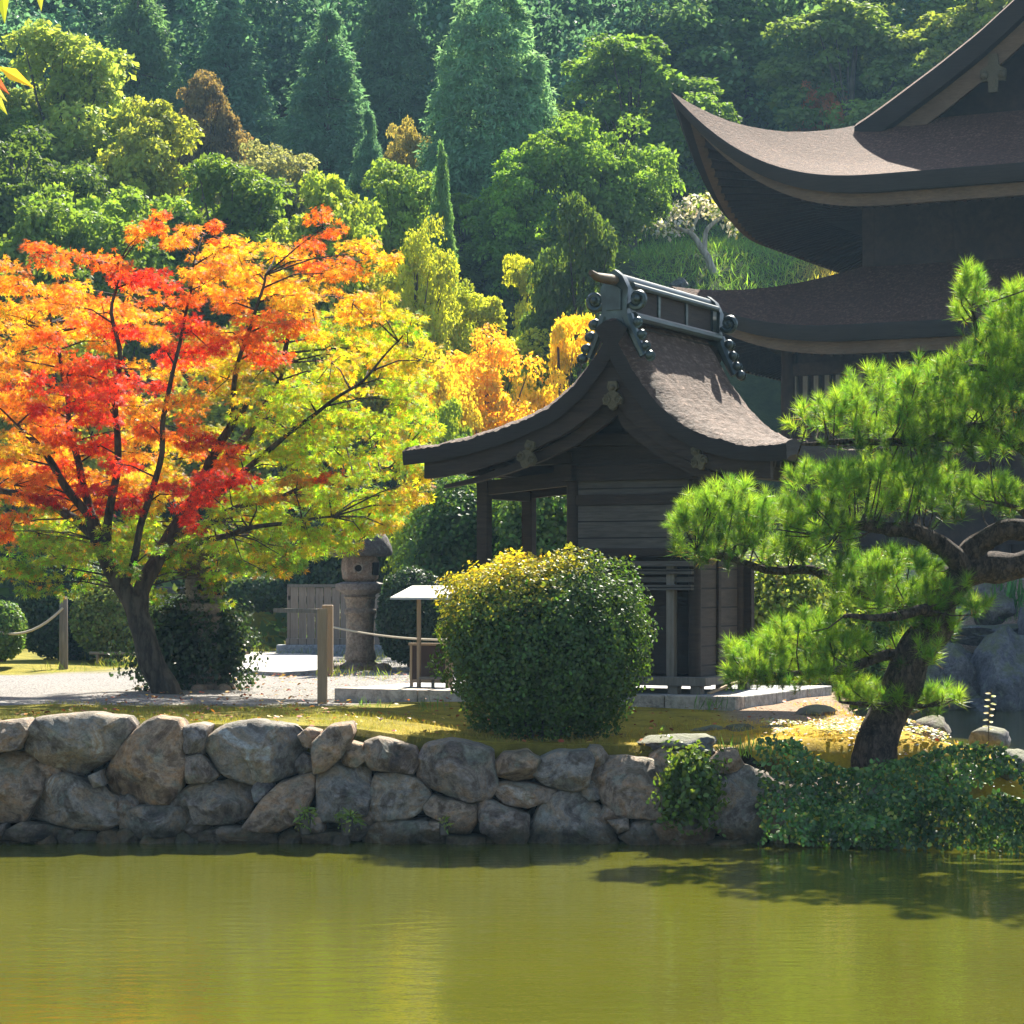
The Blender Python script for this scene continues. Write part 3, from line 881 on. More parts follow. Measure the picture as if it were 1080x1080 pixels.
# sill, sub-beams and short feet
mb = MB()
mb.box(UL - .25, UR + .22, VF - .22, VF - .04, z(1.24), z(1.34)); mb.box(UR - .06, UR + .20, VF - .04, VB + .2, z(1.245), z(1.335)); mb.box(UL - .25, UL, VF - .04, VB + .2, z(1.245), z(1.335))
mb.build('sill', M_wood_grey, shr, bevel=.008)
for u in (UL - .1, -.1, .50, UR + .08):
    for v in (VF - .12, VB): MB().box(u - .06, u + .06, v - .06, v + .06, z(1.14), z(1.24)).build('foot', M_wood_grey, shr)
mb = MB(); mb.box(UL, UR, VF, VB, z(1.30), z(1.345)); mb.build('floor_boards', M_wood_dark, shr)
# gable wall above the beam
gi = [i for i in range(len(PX)) if UL - .1 < PX[i] < UR + .1]
poly = [(UL - .1, z(3.765))] + [(PX[i], max(z(3.77), PZ[i] - .40 - .25 * math.exp(-(PX[i] / .3) ** 2))) for i in gi] + [(UR + .1, z(3.765))]
mb = MB(); mb.prism(poly, VF + .0, VF + .04); mb.build('gable_wall', M_wood_dark, shr)
mb = MB(); mb.box(-.75, .72, VF - .10, VF - .002, z(3.98), z(4.12)); mb.box(-.055, .055, VF - .08, VF - .003, z(4.12), z(4.7))
mb.build('gable_beam', M_wood_dark, shr, bevel=.01)
for u, zz in ((-1.55, 3.72), (1.2, 3.68), (0, 4.78), (-.78, 4.05), (.7, 4.02)):
    mb = MB(); mb.box(u - .065, u + .065, .30, 2.8, z(zz) - .08, z(zz) + .08); mb.build('purlin', M_wood_dark, shr)
# carved pendants under the bargeboards
def spiral(c, r0, r1, turns, a0, sgn, y, n=26):
    return [(c[0] + sgn * (r0 + (r1 - r0) * k / n) * math.cos(a0 + turns * 6.283 * k / n), y, c[1] + (r0 + (r1 - r0) * k / n) * math.sin(a0 + turns * 6.283 * k / n)) for k in range(n + 1)]
def pendant(name, u, zt, y, s, tilt=0.0):
    poly = [(-.07, 0), (.07, 0), (.09, -.10), (.05, -.16), (.11, -.20), (.17, -.27), (.15, -.36), (.08, -.37), (.04, -.43), (0, -.45), (-.04, -.43), (-.08, -.37), (-.15, -.36), (-.17, -.27), (-.11, -.20), (-.05, -.16), (-.09, -.10)]
    mb = MB()
    ct, st = math.cos(tilt), math.sin(tilt)
    T = lambda x, zz: (u + s * (x * ct - zz * st), zt + s * (x * st + zz * ct))
    mb.prism([T(*p) for p in poly], y - .03, y + .03)
    for sg in (-1, 1):
        sp = spiral((sg * .10, -.29), .075, .015, 1.3, 1.2, sg, y - .035)
        mb.tube([(T(p[0], p[2])[0], p[1], T(p[0], p[2])[1]) for p in sp], .018 * s, 6)
    mb.ball((T(0, -.10)[0], y - .035, T(0, -.10)[1]), .05 * s, 10, 6)
    return mb.build(name, M_gilt, shr, smooth=40)
pendant('pendant', 0.0, z(4.66), .05, .72)
pendant('side_pendant', -1.02, z(4.02), .06, .72, -.30)
pendant('side_pendant', 0.98, z(3.90), .06, .6, .35)
# copper ridge: box with framed panels, end ornaments
RZ = 5.42 - gz0
mb = MB(); mb.box(-.11, .11, .22, 2.88, RZ - .06, RZ + .33); ridge = mb.build('ridge', M_wood_dark, shr)
mb = MB()
mb.tube([(0, .12, RZ + .40), (0, 2.95, RZ + .40)], .07, 10)
for s in (-1, 1):
    mb.tube([(s * .15, .25, RZ + .33), (s * .15, 2.84, RZ + .33)], .035, 8)
    mb.tube([(s * .17, .25, RZ - .02), (s * .17, 2.84, RZ - .02)], .05, 8)
    mb.box(s * .12 - .02, s * .12 + .02, .24, .36, RZ, RZ + .32); mb.box(s * .12 - .02, s * .12 + .02, 2.72, 2.84, RZ, RZ + .32)
    for v in (1.08, 1.92): mb.box(s * .116 - .012, s * .116 + .012, v - .03, v + .03, RZ, RZ + .32)
mb.build('ridge_frame', M_copper, ridge, smooth=40)
for v, sg in ((.14, -1), (2.94, 1)):
    mb = MB()
    mb.prism([(-.20, RZ - .16), (.20, RZ - .16), (.15, RZ + .05), (.17, RZ + .28), (.10, RZ + .42), (0, RZ + .50), (-.10, RZ + .42), (-.17, RZ + .28), (-.15, RZ + .05)], v - .06, v + .06)
    mb.prism([(-.09, RZ + .04), (.09, RZ + .04), (.09, RZ + .26), (0, RZ + .34), (-.09, RZ + .26)], v + sg * .06, v + sg * .09)
    for s in (-1, 1):
        mb.tube(spiral((s * .26, RZ + .16), .11, .02, 1.4, 3.6, s, v), .035, 7)
        mb.ball((s * .26, v + sg * .02, RZ + .16), .05, 10, 6)
        # a cascade of cloud scrolls down each slope
        leg = [(s * (.13 + .20 * t), v, RZ - .02 - .46 * t ** .9) for t in np.linspace(0, 1, 7)]
        mb.tube(leg, [.075, .07, .066, .06, .056, .05, .045], 8)
        for (dx, dz, r) in ((.26, -.10, .062), (.31, -.24, .058), (.36, -.37, .054), (.41, -.48, .06)):
            mb.ball((s * dx, v, RZ + dz), r, 10, 7)
            mb.tube(spiral((s * (dx + .02), RZ + dz), r, .01, 1.0, 4.0, s, v + sg * .02, 12), .016, 6)
    mb.build('ridge_end', M_copper, ridge, smooth=40)
mb = MB(); mb.tube([(0, .12, RZ + .38), (0, -.25, RZ + .36), (0, -.40, RZ + .36), (0, -.55, RZ + .39)], [.06, .055, .045, .03], 10)
mb.build('ridge_horn', M_wood_fascia, ridge, smooth=40)

# stone plinth it stands on
pl = empty('stone_plinth', (1.11, 26.5, 0.0), YAW)
tag(pl, 'low grey stone plinth under the shrine', 'plinth')
mb = MB()
for a, b in ((-3.62, -2.5), (-2.49, -1.35), (-1.34, -.2), (-.19, .62), (.63, 1.46)):
    mb.box(a, b, .04, .34, .80, 1.155)
mb.build('front_kerb', M_slab, pl, bevel=.012)
mb = MB()
for a, b in ((.35, 1.35), (1.36, 2.4), (2.41, 3.3)): mb.box(1.16, 1.46, a, b, .80, 1.153)
mb.build('side_kerb', M_slab, pl, bevel=.012)
mb = MB(); mb.box(-3.62, 1.155, .345, 3.3, .8, 1.145); mb.build('paving', M_slab, pl, bevel=.01)
# a loose plank leaning on the sill
mb = MB(); mb.beam((1.0, .42, 1.17), (1.34, .95, 1.36), .05, .025); o = mb.build('loose_plank', M_wood_tan, None)
o.location = (1.11, 26.5, 0); o.rotation_euler = (0, 0, YAW)
tag(o, 'thin loose wooden plank leaning against the shrine sill on the plinth', 'plank')

# ------------------------------------------------------------------ the large hall (local axes as the shrine's)
s_ = 8.2
HC = (3.57 + s_ * (math.cos(-YAW) + math.sin(-YAW)), 53.1 + s_ * (math.cos(-YAW) - math.sin(-YAW)))
HZ = 2.45
hall = empty('temple_hall', (HC[0], HC[1], HZ), YAW)
tag(hall, 'large two-roofed dark wooden temple hall with upswept bark-thatched eaves', 'temple hall')
ZS = ([0, 1, 2, 3.66, 4.2, 5.3, 6.2, 7.04, 7.7, 8.2], [11.2, 11.62, 12.12, 13.03, 13.36, 14.06, 14.68, 15.35, 15.95, 16.5])
def zs(p): return np.interp(p, *ZS)
def lift(u, v, h=2.2, w=4.9):
    p, q = s_ - abs(u), s_ - abs(v)
    m = max(p, q, 0)
    return h * max(0, 1 - m / w) ** 2.6
def ring(zf, n_along, ps, half, lf):
    """four sides of a hipped skirt; returns grids"""
    G = []
    for k in range(4):
        g = []
        for t in np.linspace(-1, 1, n_along):
            row = []
            tt = np.sign(t) * abs(t) ** .8
            for p in ps:
                a = tt * (half - p); b = -(half - p)
                for _ in range(k): a, b = -b, a
                row.append((a, b, zf(p) + lf(a, b) - HZ))
            g.append(row)
        G.append(np.array(g))
    return G
QB = 3.66
ps = list(np.linspace(0, QB, 12))
def skirt(zf, lf, half, ps, thick, nm, wall_half, soff_in):
    mb = MB()
    Gs = ring(zf, 49, ps, half, lf)
    for g in Gs: mb.grid(g)
    o = mb.build(nm, M_thatch_hall, hall, smooth=60)
    # thick layered eave: thatch edge, then a set-back fascia
    mb, mf = MB(), MB()
    for g in Gs:
        e = g[:, 0]
        c = e * np.array((1 - .10 / half, 1 - .10 / half, 1)) - np.array((0, 0, thick))
        mb.grid(np.stack([e, e - np.array((0, 0, .1)), c], 1))
        c1 = c * np.array((1 - .22 / half, 1 - .22 / half, 1))
        mb.grid(np.stack([c, c1], 1))
        c2 = c1 - np.array((0, 0, .27))
        mf.grid(np.stack([c1 + (0, 0, .02), c2], 1))
        c3 = c2 * np.array((1 - .18 / half, 1 - .18 / half, 1))
        mf.grid(np.stack([c2, c3], 1))
    mb.build('eave_edge', M_thatch_edge, o, smooth=30)
    mf.build('fascia', M_wood_fascia, o, smooth=30)
    # soffit boards and rafters
    mb, mr = MB(), MB()
    for k, g in enumerate(Gs):
        e = g[:, 0] * np.array((1 - .46 / half, 1 - .46 / half, 1)) - np.array((0, 0, thick + .20))
        tt = np.linspace(-1, 1, len(e)); tt = np.sign(tt) * abs(tt) ** .8
        i_ = []
        for t in tt:
            a, b = t * wall_half, -wall_half
            for _ in range(k): a, b = -b, a
            i_.append((a, b, soff_in - HZ))
        i_ = np.array(i_)
        mb.grid(np.stack([e * (1 - f) + i_ * f + np.array((0, 0, .25 * math.sin(3.14 * f))) for f in np.linspace(0, 1, 7)], 1))
        for j in np.linspace(0, len(e) - 1.001, 64):
            j0 = int(j); f = j - j0
            a = e[j0] * (1 - f) + e[min(j0 + 1, len(e) - 1)] * f; b = i_[j0] * (1 - f) + i_[min(j0 + 1, len(e) - 1)] * f
            mr.beam(a - np.array((0, 0, .06)), (a + b) / 2 + np.array((0, 0, .18)), .09, .12); mr.beam((a + b) / 2 + np.array((0, 0, .18)), b - np.array((0, 0, .06)), .09, .12)
    mb.build('soffit', M_wood_hall, o, smooth=40)
    mr.build('rafters', M_wood_hall, o)
    return o
up = skirt(zs, lambda a, b: lift(a, b), s_, ps, .36, 'upper_roof', 4.7, 11.15)
# main gabled roof above the skirt, running front to back
mb = MB(); me_ = MB(); mf = MB()
us = np.r_[np.linspace(-(s_ - QB + .35), -.15, 22), 0, np.linspace(.15, s_ - QB + .35, 22)]
vv = np.r_[-(s_ - QB + .75), -(s_ - QB + .6), -(s_ - QB), np.linspace(-3.5, 3.5, 7), s_ - QB, s_ - QB + .75]
gr_ = np.array([[(u, v, zs(s_ - abs(u)) + .10 - HZ - (.10 if k == 0 or k == len(vv) - 1 else 0)) for k, v in enumerate(vv)] for u in us])
mb.grid(gr_)
ur = mb.build('gable_roof', M_thatch_hall, hall, smooth=60)
for k in (0, -1):
    e = gr_[:, k]; sg = 1 if k == 0 else -1
    me_, mf = MB(), MB()
    me_.grid(np.stack([e, e - (0, 0, .15), e - (0, -.08 * sg, .50)], 1)); me_.grid(np.stack([e - (0, -.08 * sg, .50), e - (0, -.35 * sg, .50)], 1))
    mf.grid(np.stack([e - (0, -.35 * sg, .48), e - (0, -.37 * sg, .98)], 1)); mf.grid(np.stack([e - (0, -.37 * sg, .98), e - (0, -.47 * sg, .98)], 1)); mf.grid(np.stack([e - (0, -.47 * sg, .98), e - (0, -.47 * sg, .4)], 1))
    me_.build('eave_edge', M_thatch_edge, ur, smooth=30)
    mf.build('bargeboard', M_wood_fascia, ur, smooth=30)
mb = MB(); mb.grid(gr_[:, 1:-1] - np.array((0, 0, .5)), True); mb.build('soffit', M_wood_hall, ur)
for sg in (-1, 1):
    yv = sg * (s_ - QB - .6)
    poly = [(-(s_ - QB + .2), 12.9 - HZ)] + [(u, zs(s_ - abs(u)) - .5 - HZ) for u in np.linspace(-(s_ - QB + .2), s_ - QB + .2, 31)] + [(s_ - QB + .2, 12.9 - HZ)]
    mb = MB(); mb.prism(poly, yv - .05, yv + .05); mb.build('gable_wall', M_wood_hall, hall)
mb = MB(); mb.box(-.35, .35, -5.2, 5.2, 16.5 - HZ, 17.1 - HZ); mb.tube([(0, -5.3, 17.15 - HZ), (0, 5.3, 17.15 - HZ)], .22, 10); mb.build('ridge', M_copper, hall)
# hanging pendant under the left bargeboard
def hall_pendant(u, zt):
    y = -(s_ - QB + .38)
    poly = [(-.10, 0), (.10, 0), (.12, -.25), (.30, -.36), (.28, -.62), (.12, -.60), (.10, -.86), (-.10, -.86), (-.12, -.60), (-.28, -.62), (-.30, -.36), (-.12, -.25)]
    mb = MB(); mb.prism([(u + x, zt + q) for x, q in poly], y - .08, y)
    for s in (-1, 1): mb.ball((u + s * .2, y - .09, zt - .48), .10, 10, 6)
    mb.build('pendant', M_gilt, hall, smooth=40)
hall_pendant(-1.75, zs(s_ - 1.75) - .62 - HZ); hall_pendant(1.75, zs(s_ - 1.75) - .62 - HZ); hall_pendant(0, 16.5 - 1.0 - HZ)
# upper storey wall
mb = MB(); mb.box(-4.7, 4.7, -4.7, 4.7, 9.2 - HZ, 11.4 - HZ); mb.build('upper_wall', M_wood_hall, hall)
mb = MB()
for zz in (9.95, 10.55):
    mb.box(-4.82, 4.82, -4.82, 4.82, zz - .08 - HZ, zz + .08 - HZ)
for u in np.linspace(-4.7, 4.7, 6):
    mb.box(u - .14, u + .14, -4.85, 4.85, 9.3 - HZ, 11.2 - HZ); mb.box(-4.85, 4.85, u - .14, u + .14, 9.302 - HZ, 11.198 - HZ)
mb.build('upper_frame', M_wood_hall, hall)
# lower roof
def zlow(p): return np.interp(p, [0, 1, 2.2, 3.5], [8.0, 8.5, 9.1, 9.75])
lo_ = skirt(zlow, lambda a, b: lift(a, b, 1.05, 4.2), s_, list(np.linspace(0, 3.5, 9)), .34, 'lower_roof', 6.2, 7.75)
# lower storey: walls, posts, beams, slatted transom, stone terrace
mb = MB(); mb.box(-6.1, 6.1, -6.1, 6.1, .55, 7.8 - HZ); mb.build('lower_wall', M_wood_hall, hall)
for k in range(4):
    for u in np.linspace(-6.15, 6.15, 6)[:-1]:
        a, b = u, -6.15
        for _ in range(k): a, b = -b, a
        mb = MB(); mb.lathe([(.19, .5), (.19, 7.75 - HZ)], 12, (a, b, 0)); mb.build('pillar', M_wood_hall, hall, smooth=40)
mb = MB()
for zz, h in ((7.25, .14), (6.1, .12), (3.4, .15)):
    mb.box(-6.3, 6.3, -6.28, 6.28, zz - h - HZ, zz + h - HZ)
mb.build('tie_beams', M_wood_hall, hall)
mb = MB()
for u in np.arange(-6.0, 6.01, .26):
    mb.box(u - .055, u + .055, -6.24, -6.12, 6.22 - HZ, 7.1 - HZ)
    mb.box(-6.24, -6.12, u - .055, u + .055, 6.22 - HZ, 7.1 - HZ)
mb.build('slatted_transom', M_wood_grey, hall)
mb = MB(); mb.box(-7.3, 7.3, -7.3, 7.3, -1.2, .5); mb.build('terrace', M_slab, hall, bevel=.03)
# ------------------------------------------------------------------ street furniture on the island
def ground_at(px, d):
    x = (px - 540) / F * d
    return x, d, gz(x, d)

def lantern(name, px, d, label, h=2.75, rs=.22):
    x, y, z0 = ground_at(px, d)
    t = empty(name, (x, y, z0 - .03), .15)
    tag(t, label, 'stone lantern')
    mb = MB()
    mb.lathe([(.36, 0), (.38, .06), (.36, .14), (.27, .18), (.25, .24)], 12, wob=.05)
    for k in range(6):
        a = k * 1.047 + .3
        mb.ball((.47 * math.cos(a), .47 * math.sin(a), .05), .16, 9, 6, .7)
    mb.build('base', M_lantern, t, smooth=40)
    mb = MB(); mb.lathe([(.29, .22), (rs + .03, .26), (rs, .45), (rs - .01, .8), (rs, 1.05), (rs + .035, 1.09), (rs + .035, 1.15), (rs, 1.19), (rs + .01, 1.36), (rs + .05, 1.40)], 20, wob=.04)
    mb.build('shaft', M_lantern, t, smooth=40)
    mb = MB(); mb.lathe([(.26, 1.38), (.30, 1.44), (.45, 1.53), (.46, 1.57), (.46, 1.64), (.36, 1.67), (.31, 1.68)], 24, wob=.03)
    mb.build('platform', M_lantern, t, smooth=35)
    mb = MB(); mb.lathe([(.26, 1.67), (.33, 1.74), (.355, 1.9), (.35, 2.06), (.31, 2.17), (.29, 2.18)], 20, sq=.35, rot=.2)
    fb = mb.build('fire_box', M_lantern, t, smooth=35)
    md, tn = M_wood_dark, t
    mb = MB()
    # round moon window with a raised rim on one face, a square window on the next
    for (ax, r) in ((-1.75, .355),):
        c = Vector((math.cos(ax) * r, math.sin(ax) * r, 1.93)); n = Vector((math.cos(ax), math.sin(ax), 0)); s = Vector((-n.y, n.x, 0))
        mb.tube([c + s * .085 * math.cos(q) + Vector((0, 0, .085 * math.sin(q))) + n * .02 for q in np.linspace(0, 6.283, 17)], .022, 6)
    mb.build('window_rim', M_lantern, fb, smooth=40)
    mb = MB()
    ax = -1.75
    c = Vector((math.cos(ax) * .352, math.sin(ax) * .352, 1.93)); n = Vector((math.cos(ax), math.sin(ax), 0)); s = Vector((-n.y, n.x, 0))
    ringp = [c + s * .075 * math.cos(q) + Vector((0, 0, .075 * math.sin(q))) for q in np.linspace(0, 6.283, 16, endpoint=False)]
    mb.add([p + n * .017 for p in ringp], [tuple(range(16))])
    mb.build('moon_window', MATS['painted_window_shade'], fb); mb = MB()
    ax = -.85
    n = Vector((math.cos(ax), math.sin(ax), 0)); s = Vector((-n.y, n.x, 0)); c = n * .405 + Vector((0, 0, 1.92))
    mb.add([c + s * a * .075 + Vector((0, 0, b * .12)) for a, b in ((-1, -1), (1, -1), (1, 1), (-1, 1))] + [c - n * .08 + s * a * .06 + Vector((0, 0, b * .10)) for a, b in ((-1, -1), (1, -1), (1, 1), (-1, 1))],
           [(0, 1, 2, 3), (0, 4, 5, 1), (1, 5, 6, 2), (2, 6, 7, 3), (3, 7, 4, 0)])
    mb.build('window', MATS['painted_window_shade'], fb)
    mb = MB(); mb.lathe([(.50, 2.15), (.585, 2.18), (.60, 2.24), (.585, 2.34), (.52, 2.5), (.42, 2.64), (.30, 2.75), (.17, 2.82), (.12, 2.84)], 26, wob=.03)
    mb.build('cap', M_lantern_cap, t, smooth=50)
    mb = MB(); mb.lathe([(.12, 2.82), (.15, 2.87), (.11, 2.91), (.15, 2.96), (.165, 3.03), (.12, 3.12), (.05, 3.19), (.01, 3.23)], 16)
    mb.build('finial', M_lantern_cap, t, smooth=50)
    t.scale = (h / 2.85,) * 3
    return t
m_, t_ = nmat('painted_window_shade'); finish(t_, (.012, .01, .009), .95)  # near-black paint for the shade inside the lantern windows
lantern('stone_lantern', 380, 37.6, 'stone lantern with round moon window standing on the gravel left of the signboard', 2.42, .27)
lt = lantern('stone_lantern', 215, 30.3, 'shaded stone lantern half hidden by the dark shrub beside the maple trunk', 1.95, .30)

# rail by the path
def post(mb, x, y, z0, z1, w, h=None):
    mb.box(x - w / 2, x + w / 2, y - (h or w) / 2, y + (h or w) / 2, z0, z1)
rb = empty('path_rail', (0, 0, 0)); tag(rb, 'low wooden barrier rail with two square posts beside the gravel path', 'barrier')
ax_, ay_, az_ = ground_at(340, 27.4); bx_, by_, bz_ = ground_at(345.5, 35.0)
rb.location = (ax_, ay_, az_)
mb = MB(); post(mb, 0, 0, -.1, 1.10, .11); mb.build('post', M_wood_tan, rb, bevel=.01)
mb = MB(); post(mb, bx_ - ax_, by_ - ay_, bz_ - az_ - .1, bz_ - az_ + 1.06, .16); mb.build('post', M_wood_tan, rb, bevel=.012)
mb = MB(); mb.beam((-.02, .02, 1.07), (-.60, .8, 1.07), .12, .05); mb.build('rail', M_wood_grey, rb, bevel=.006)
# posts and rope on the left
def sag(a, b, s, n=14):
    a, b = np.array(a), np.array(b)
    return [tuple(a * (1 - t) + b * t - np.array((0, 0, s * 4 * t * (1 - t)))) for t in np.linspace(0, 1, n)]
rf = empty('rope_fence', ground_at(67, 38.6)); tag(rf, 'grey round posts linked by a sagging rope at the left edge of the gravel', 'rope fence')
o0 = np.array(rf.location)
for px, d in ((67, 38.6), (-40, 37.6)):
    g = np.array(ground_at(px, d)) - o0
    mb = MB(); mb.lathe([(.075, -.1), (.072, .6), (.068, 1.16), (.05, 1.19)], 12, tuple(g), wob=.05); mb.build('post', M_wood_grey, rf, smooth=40)
g = np.array(ground_at(-40, 37.6)) - o0
mb = MB(); mb.tube(sag((0, -.07, 1.0), tuple(g + np.array((0, -.07, 1.0))), .42), .022, 7); mb.build('rope', M_rope, rf, smooth=60)
bo = empty('bamboo_rail', ground_at(95, 41.0)); tag(bo, 'long low bamboo pole laid across the back edge of the gravel', 'pole')
o0 = np.array(bo.location)
g1 = np.array(ground_at(262, 39.0)) - o0; g2 = np.array(ground_at(345, 43.0)) - o0
mb = MB(); mb.tube([(0, 0, .18), tuple(g1 * .5 + (0, 0, .17)), tuple(g1 + np.array((0, 0, .22)))], .03, 8)
mb.build('pole', M_wood_tan, bo, smooth=60)
for f in (.05, .5, .95):
    mb = MB(); q = g1 * f; mb.lathe([(.03, -.2), (.03, .2)], 8, tuple(q)); mb.build('peg', M_wood_tan, bo)
rp = empty('guide_rope', ground_at(345, 37)); tag(rp, 'pale thin rope strung behind the stone lantern towards the signboard', 'rope')
o0 = np.array(rp.location)
q2 = np.array(ground_at(476, 33.0)) - o0
mb = MB(); mb.tube(sag((.05, 0, .70), tuple(q2 + np.array((0, 0, .58))), .05, 10), .016, 6); mb.build('rope', M_rope, rp)
for q, h in ((np.array((.05, 0, 0)), .74), (q2, .64)):
    mb = MB(); mb.lathe([(.03, -.1), (.028, h)], 8, tuple(q)); mb.build('stake', M_wood_grey, rp, smooth=40)

# plank fence behind the lantern
fx0, fx1, fd = (306 - 540) / F * 45.5, (440 - 540) / F * 45.5, 45.5
fn = empty('plank_fence', (fx0, fd, gz(fx0, fd))); tag(fn, 'brown vertical plank fence on a stone footing behind the stone lantern', 'fence')
Lf = fx1 - fx0
mb = MB()
for k, u in enumerate(np.arange(0, Lf - .1, .16)):
    hh_ = random.uniform(-.015, .015)
    mb.box(u + .008, u + .152, -.018 + random.uniform(-.006, .006), .018, .30, 1.30 + hh_)
mb.build('boards', M_fence, fn)
mb = MB(); mb.box(-.08, Lf + .05, -.06, .06, .20, .32); mb.box(-.05, Lf, .02, .06, 1.05, 1.15); mb.build('rails', M_fence, fn, bevel=.008)
mb = MB(); mb.box(-.05, Lf + .02, -.05, .05, 1.30, 1.36); mb.build('coping', M_wood_grey, fn)
for u in (0, Lf / 2, Lf): 
    mb = MB(); mb.box(u - .06, u + .06, .02, .14, -.1, 1.33); mb.build('post', M_fence, fn)
mb = MB(); mb.box(-.25, Lf + .2, -.16, .16, -.15, .20); mb.build('footing', M_slab, fn, bevel=.02)
# small roofed notice stand on the plinth
u0, v0 = -2.86, .80
sx_, sy_ = 1.11 + u0 * .895 + v0 * .446, 26.5 - u0 * .446 + v0 * .895
sg = empty('notice_stand', (sx_, sy_, 1.145), YAW); tag(sg, 'small wooden notice stand with slanted white roof board and brown panel on the plinth', 'notice stand')
mb = MB()
for u in (-.24, .30): mb.box(u - .016, u + .016, .18, .215, 0, .52)
mb.box(-.27, .33, .17, .225, .50, .53); mb.box(-.224, .284, .185, .21, .05, .085)
mb.build('frame', M_wood_tan, sg, bevel=.003)
mb = MB(); mb.box(-.224, .284, .19, .205, .086, .499); mb.build('panel', M_brown_panel, sg)
for u in (-.03, .36):
    mb = MB(); mb.box(u - .02, u + .02, -.02, .02, 0, 1.10); mb.build('post', M_wood_tan, sg, bevel=.003)
mb = MB(); mb.add([(-.26, -.30, 1.06), (.55, -.30, 1.06), (.55, .25, 1.20), (-.26, .25, 1.20), (-.26, -.30, 1.085), (.55, -.30, 1.085), (.55, .25, 1.225), (-.26, .25, 1.225)],
                  [(0, 3, 2, 1), (4, 5, 6, 7), (0, 1, 5, 4), (1, 2, 6, 5), (2, 3, 7, 6), (3, 0, 4, 7)])
mb.build('roof_board', M_white, sg)
mb = MB(); mb.box(.02, .36, -.10, .08, .10, .13); mb.box(.15, .19, -.03, .0, 0, .10); mb.build('tray', M_wood_grey, sg, bevel=.01)
# pale stone path across the gravel
mb = MB()
pts = [(242, 36.6), (300, 35.6), (338, 36.4), (338, 44.0), (300, 46.5), (262, 46.5), (256, 41.5)]
vs2 = []
for px, d in pts:
    x = (px - 540) / F * d; vs2.append((x, d, 1.055 + .004))
n_ = len(vs2)
mb.add(vs2 + [(x, y, .9) for x, y, z_ in vs2], [tuple(range(n_))] + [(i, (i + 1) % n_, (i + 1) % n_ + n_, i + n_) for i in range(n_)])
o = mb.build('stone_path', M_slab); o['kind'] = 'structure'
# low wall and a grey box-shaped building corner far behind the maple trunk
lw = empty('low_wall', W(172, 640, 49.5)); lw.location.z = gz(lw.location.x, 49.5)
tag(lw, 'low pale plastered wall with grey coping behind the maple trunk', 'wall')
mb = MB(); mb.box(-.9, .9, -.12, .12, -.3, 1.15); mb.build('wall', M_plaster, lw)
mb = MB(); mb.box(-.98, .98, -.22, .22, 1.15, 1.30); mb.build('coping', M_lantern_cap, lw, bevel=.03)

# ------------------------------------------------------------------ shrubs: dense leaf shells over twiggy hearts
def shell_leaves(fn, n, size, cols, tpl='quad', upb=0.0, tint=None):
    pass
def superell(d, ex):
    p = (np.abs(d) ** ex).sum(-1, keepdims=True) ** (-1.0 / ex)
    return d * p
def shrub(name, px, py_base, d, wpx, hpx, depth, col, label, cat='shrub', group=None, n=9000, leaf=.055, ex=2.6, mat=None, bumps=.08, top=None, inner=True, loose=.06, flat=False, tpl='oval', seed=0, taper=0.0):
    x = (px - 540) / F * d
    z0 = CH + (YH - py_base) / F * d
    rx, rz, ry = wpx / F * d / 2, hpx / F * d / 2, depth / 2
    t = empty(name, (x, d, z0)); tag(t, label, cat, group)
    dr = sphere_dirs(n)
    dr = dr[dr[:, 2] > -.93]
    n = len(dr)
    P = superell(dr, ex)
    b = np.array([mn.fractal(Vector(q * 2.3) + Vector((px * .1, seed, 0)), .9, 2.0, 4) for q in dr])
    rad = 1 + bumps * b
    depth_in = np.abs(rng.normal(0, loose, n)) - .5 * loose
    P = P * (rad - depth_in)[:, None]
    P[:, :2] *= (1 - taper * np.clip(.6 - P[:, 2:3], 0, 2) / 1.6)
    C = P * np.array((rx, ry, rz)) + np.array((0, 0, rz))
    N = dr / np.array((rx, ry, rz)); N = unit(N) + rng.normal(0, .55, (n, 3)); N[:, 2] += .25
    tip = unit(dr) * .6 + rng.normal(0, .6, (n, 3)) + np.array((0, 0, .35))
    c = jit(col, n, .25, .10)
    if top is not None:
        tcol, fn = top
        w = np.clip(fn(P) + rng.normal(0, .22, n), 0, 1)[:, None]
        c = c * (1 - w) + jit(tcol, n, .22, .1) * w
    me = leaf_mesh('leaves', C, N, leaf * rng.uniform(.7, 1.25, n), c, tpl, tip)
    link('foliage', me, mat or M_shrub, t)
    # a twiggy heart so that one cannot see through
    hp = superell(sphere_dirs(n // 3), ex) * rng.uniform(.55, .86, (n // 3, 1))
    hp[:, :2] *= (1 - taper * np.clip(.6 - hp[:, 2:3], 0, 2) / 1.6)
    hc = hp * np.array((rx, ry, rz)) + np.array((0, 0, rz))
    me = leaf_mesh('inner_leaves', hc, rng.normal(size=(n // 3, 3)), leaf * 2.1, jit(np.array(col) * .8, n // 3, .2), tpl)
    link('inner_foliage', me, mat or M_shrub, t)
    mb = MB()
    for k in range(7):
        a = k * .9 + seed
        mb.tube([(.12 * rx * math.cos(a), .12 * ry * math.sin(a), -.05), (.35 * rx * math.cos(a), .35 * ry * math.sin(a), rz * .7), (.62 * rx * math.cos(a + .3), .62 * ry * math.sin(a + .3), rz * 1.35)], [.035, .025, .01], 6)
    mb.build('stems', M_bark, t, smooth=60)
    return t
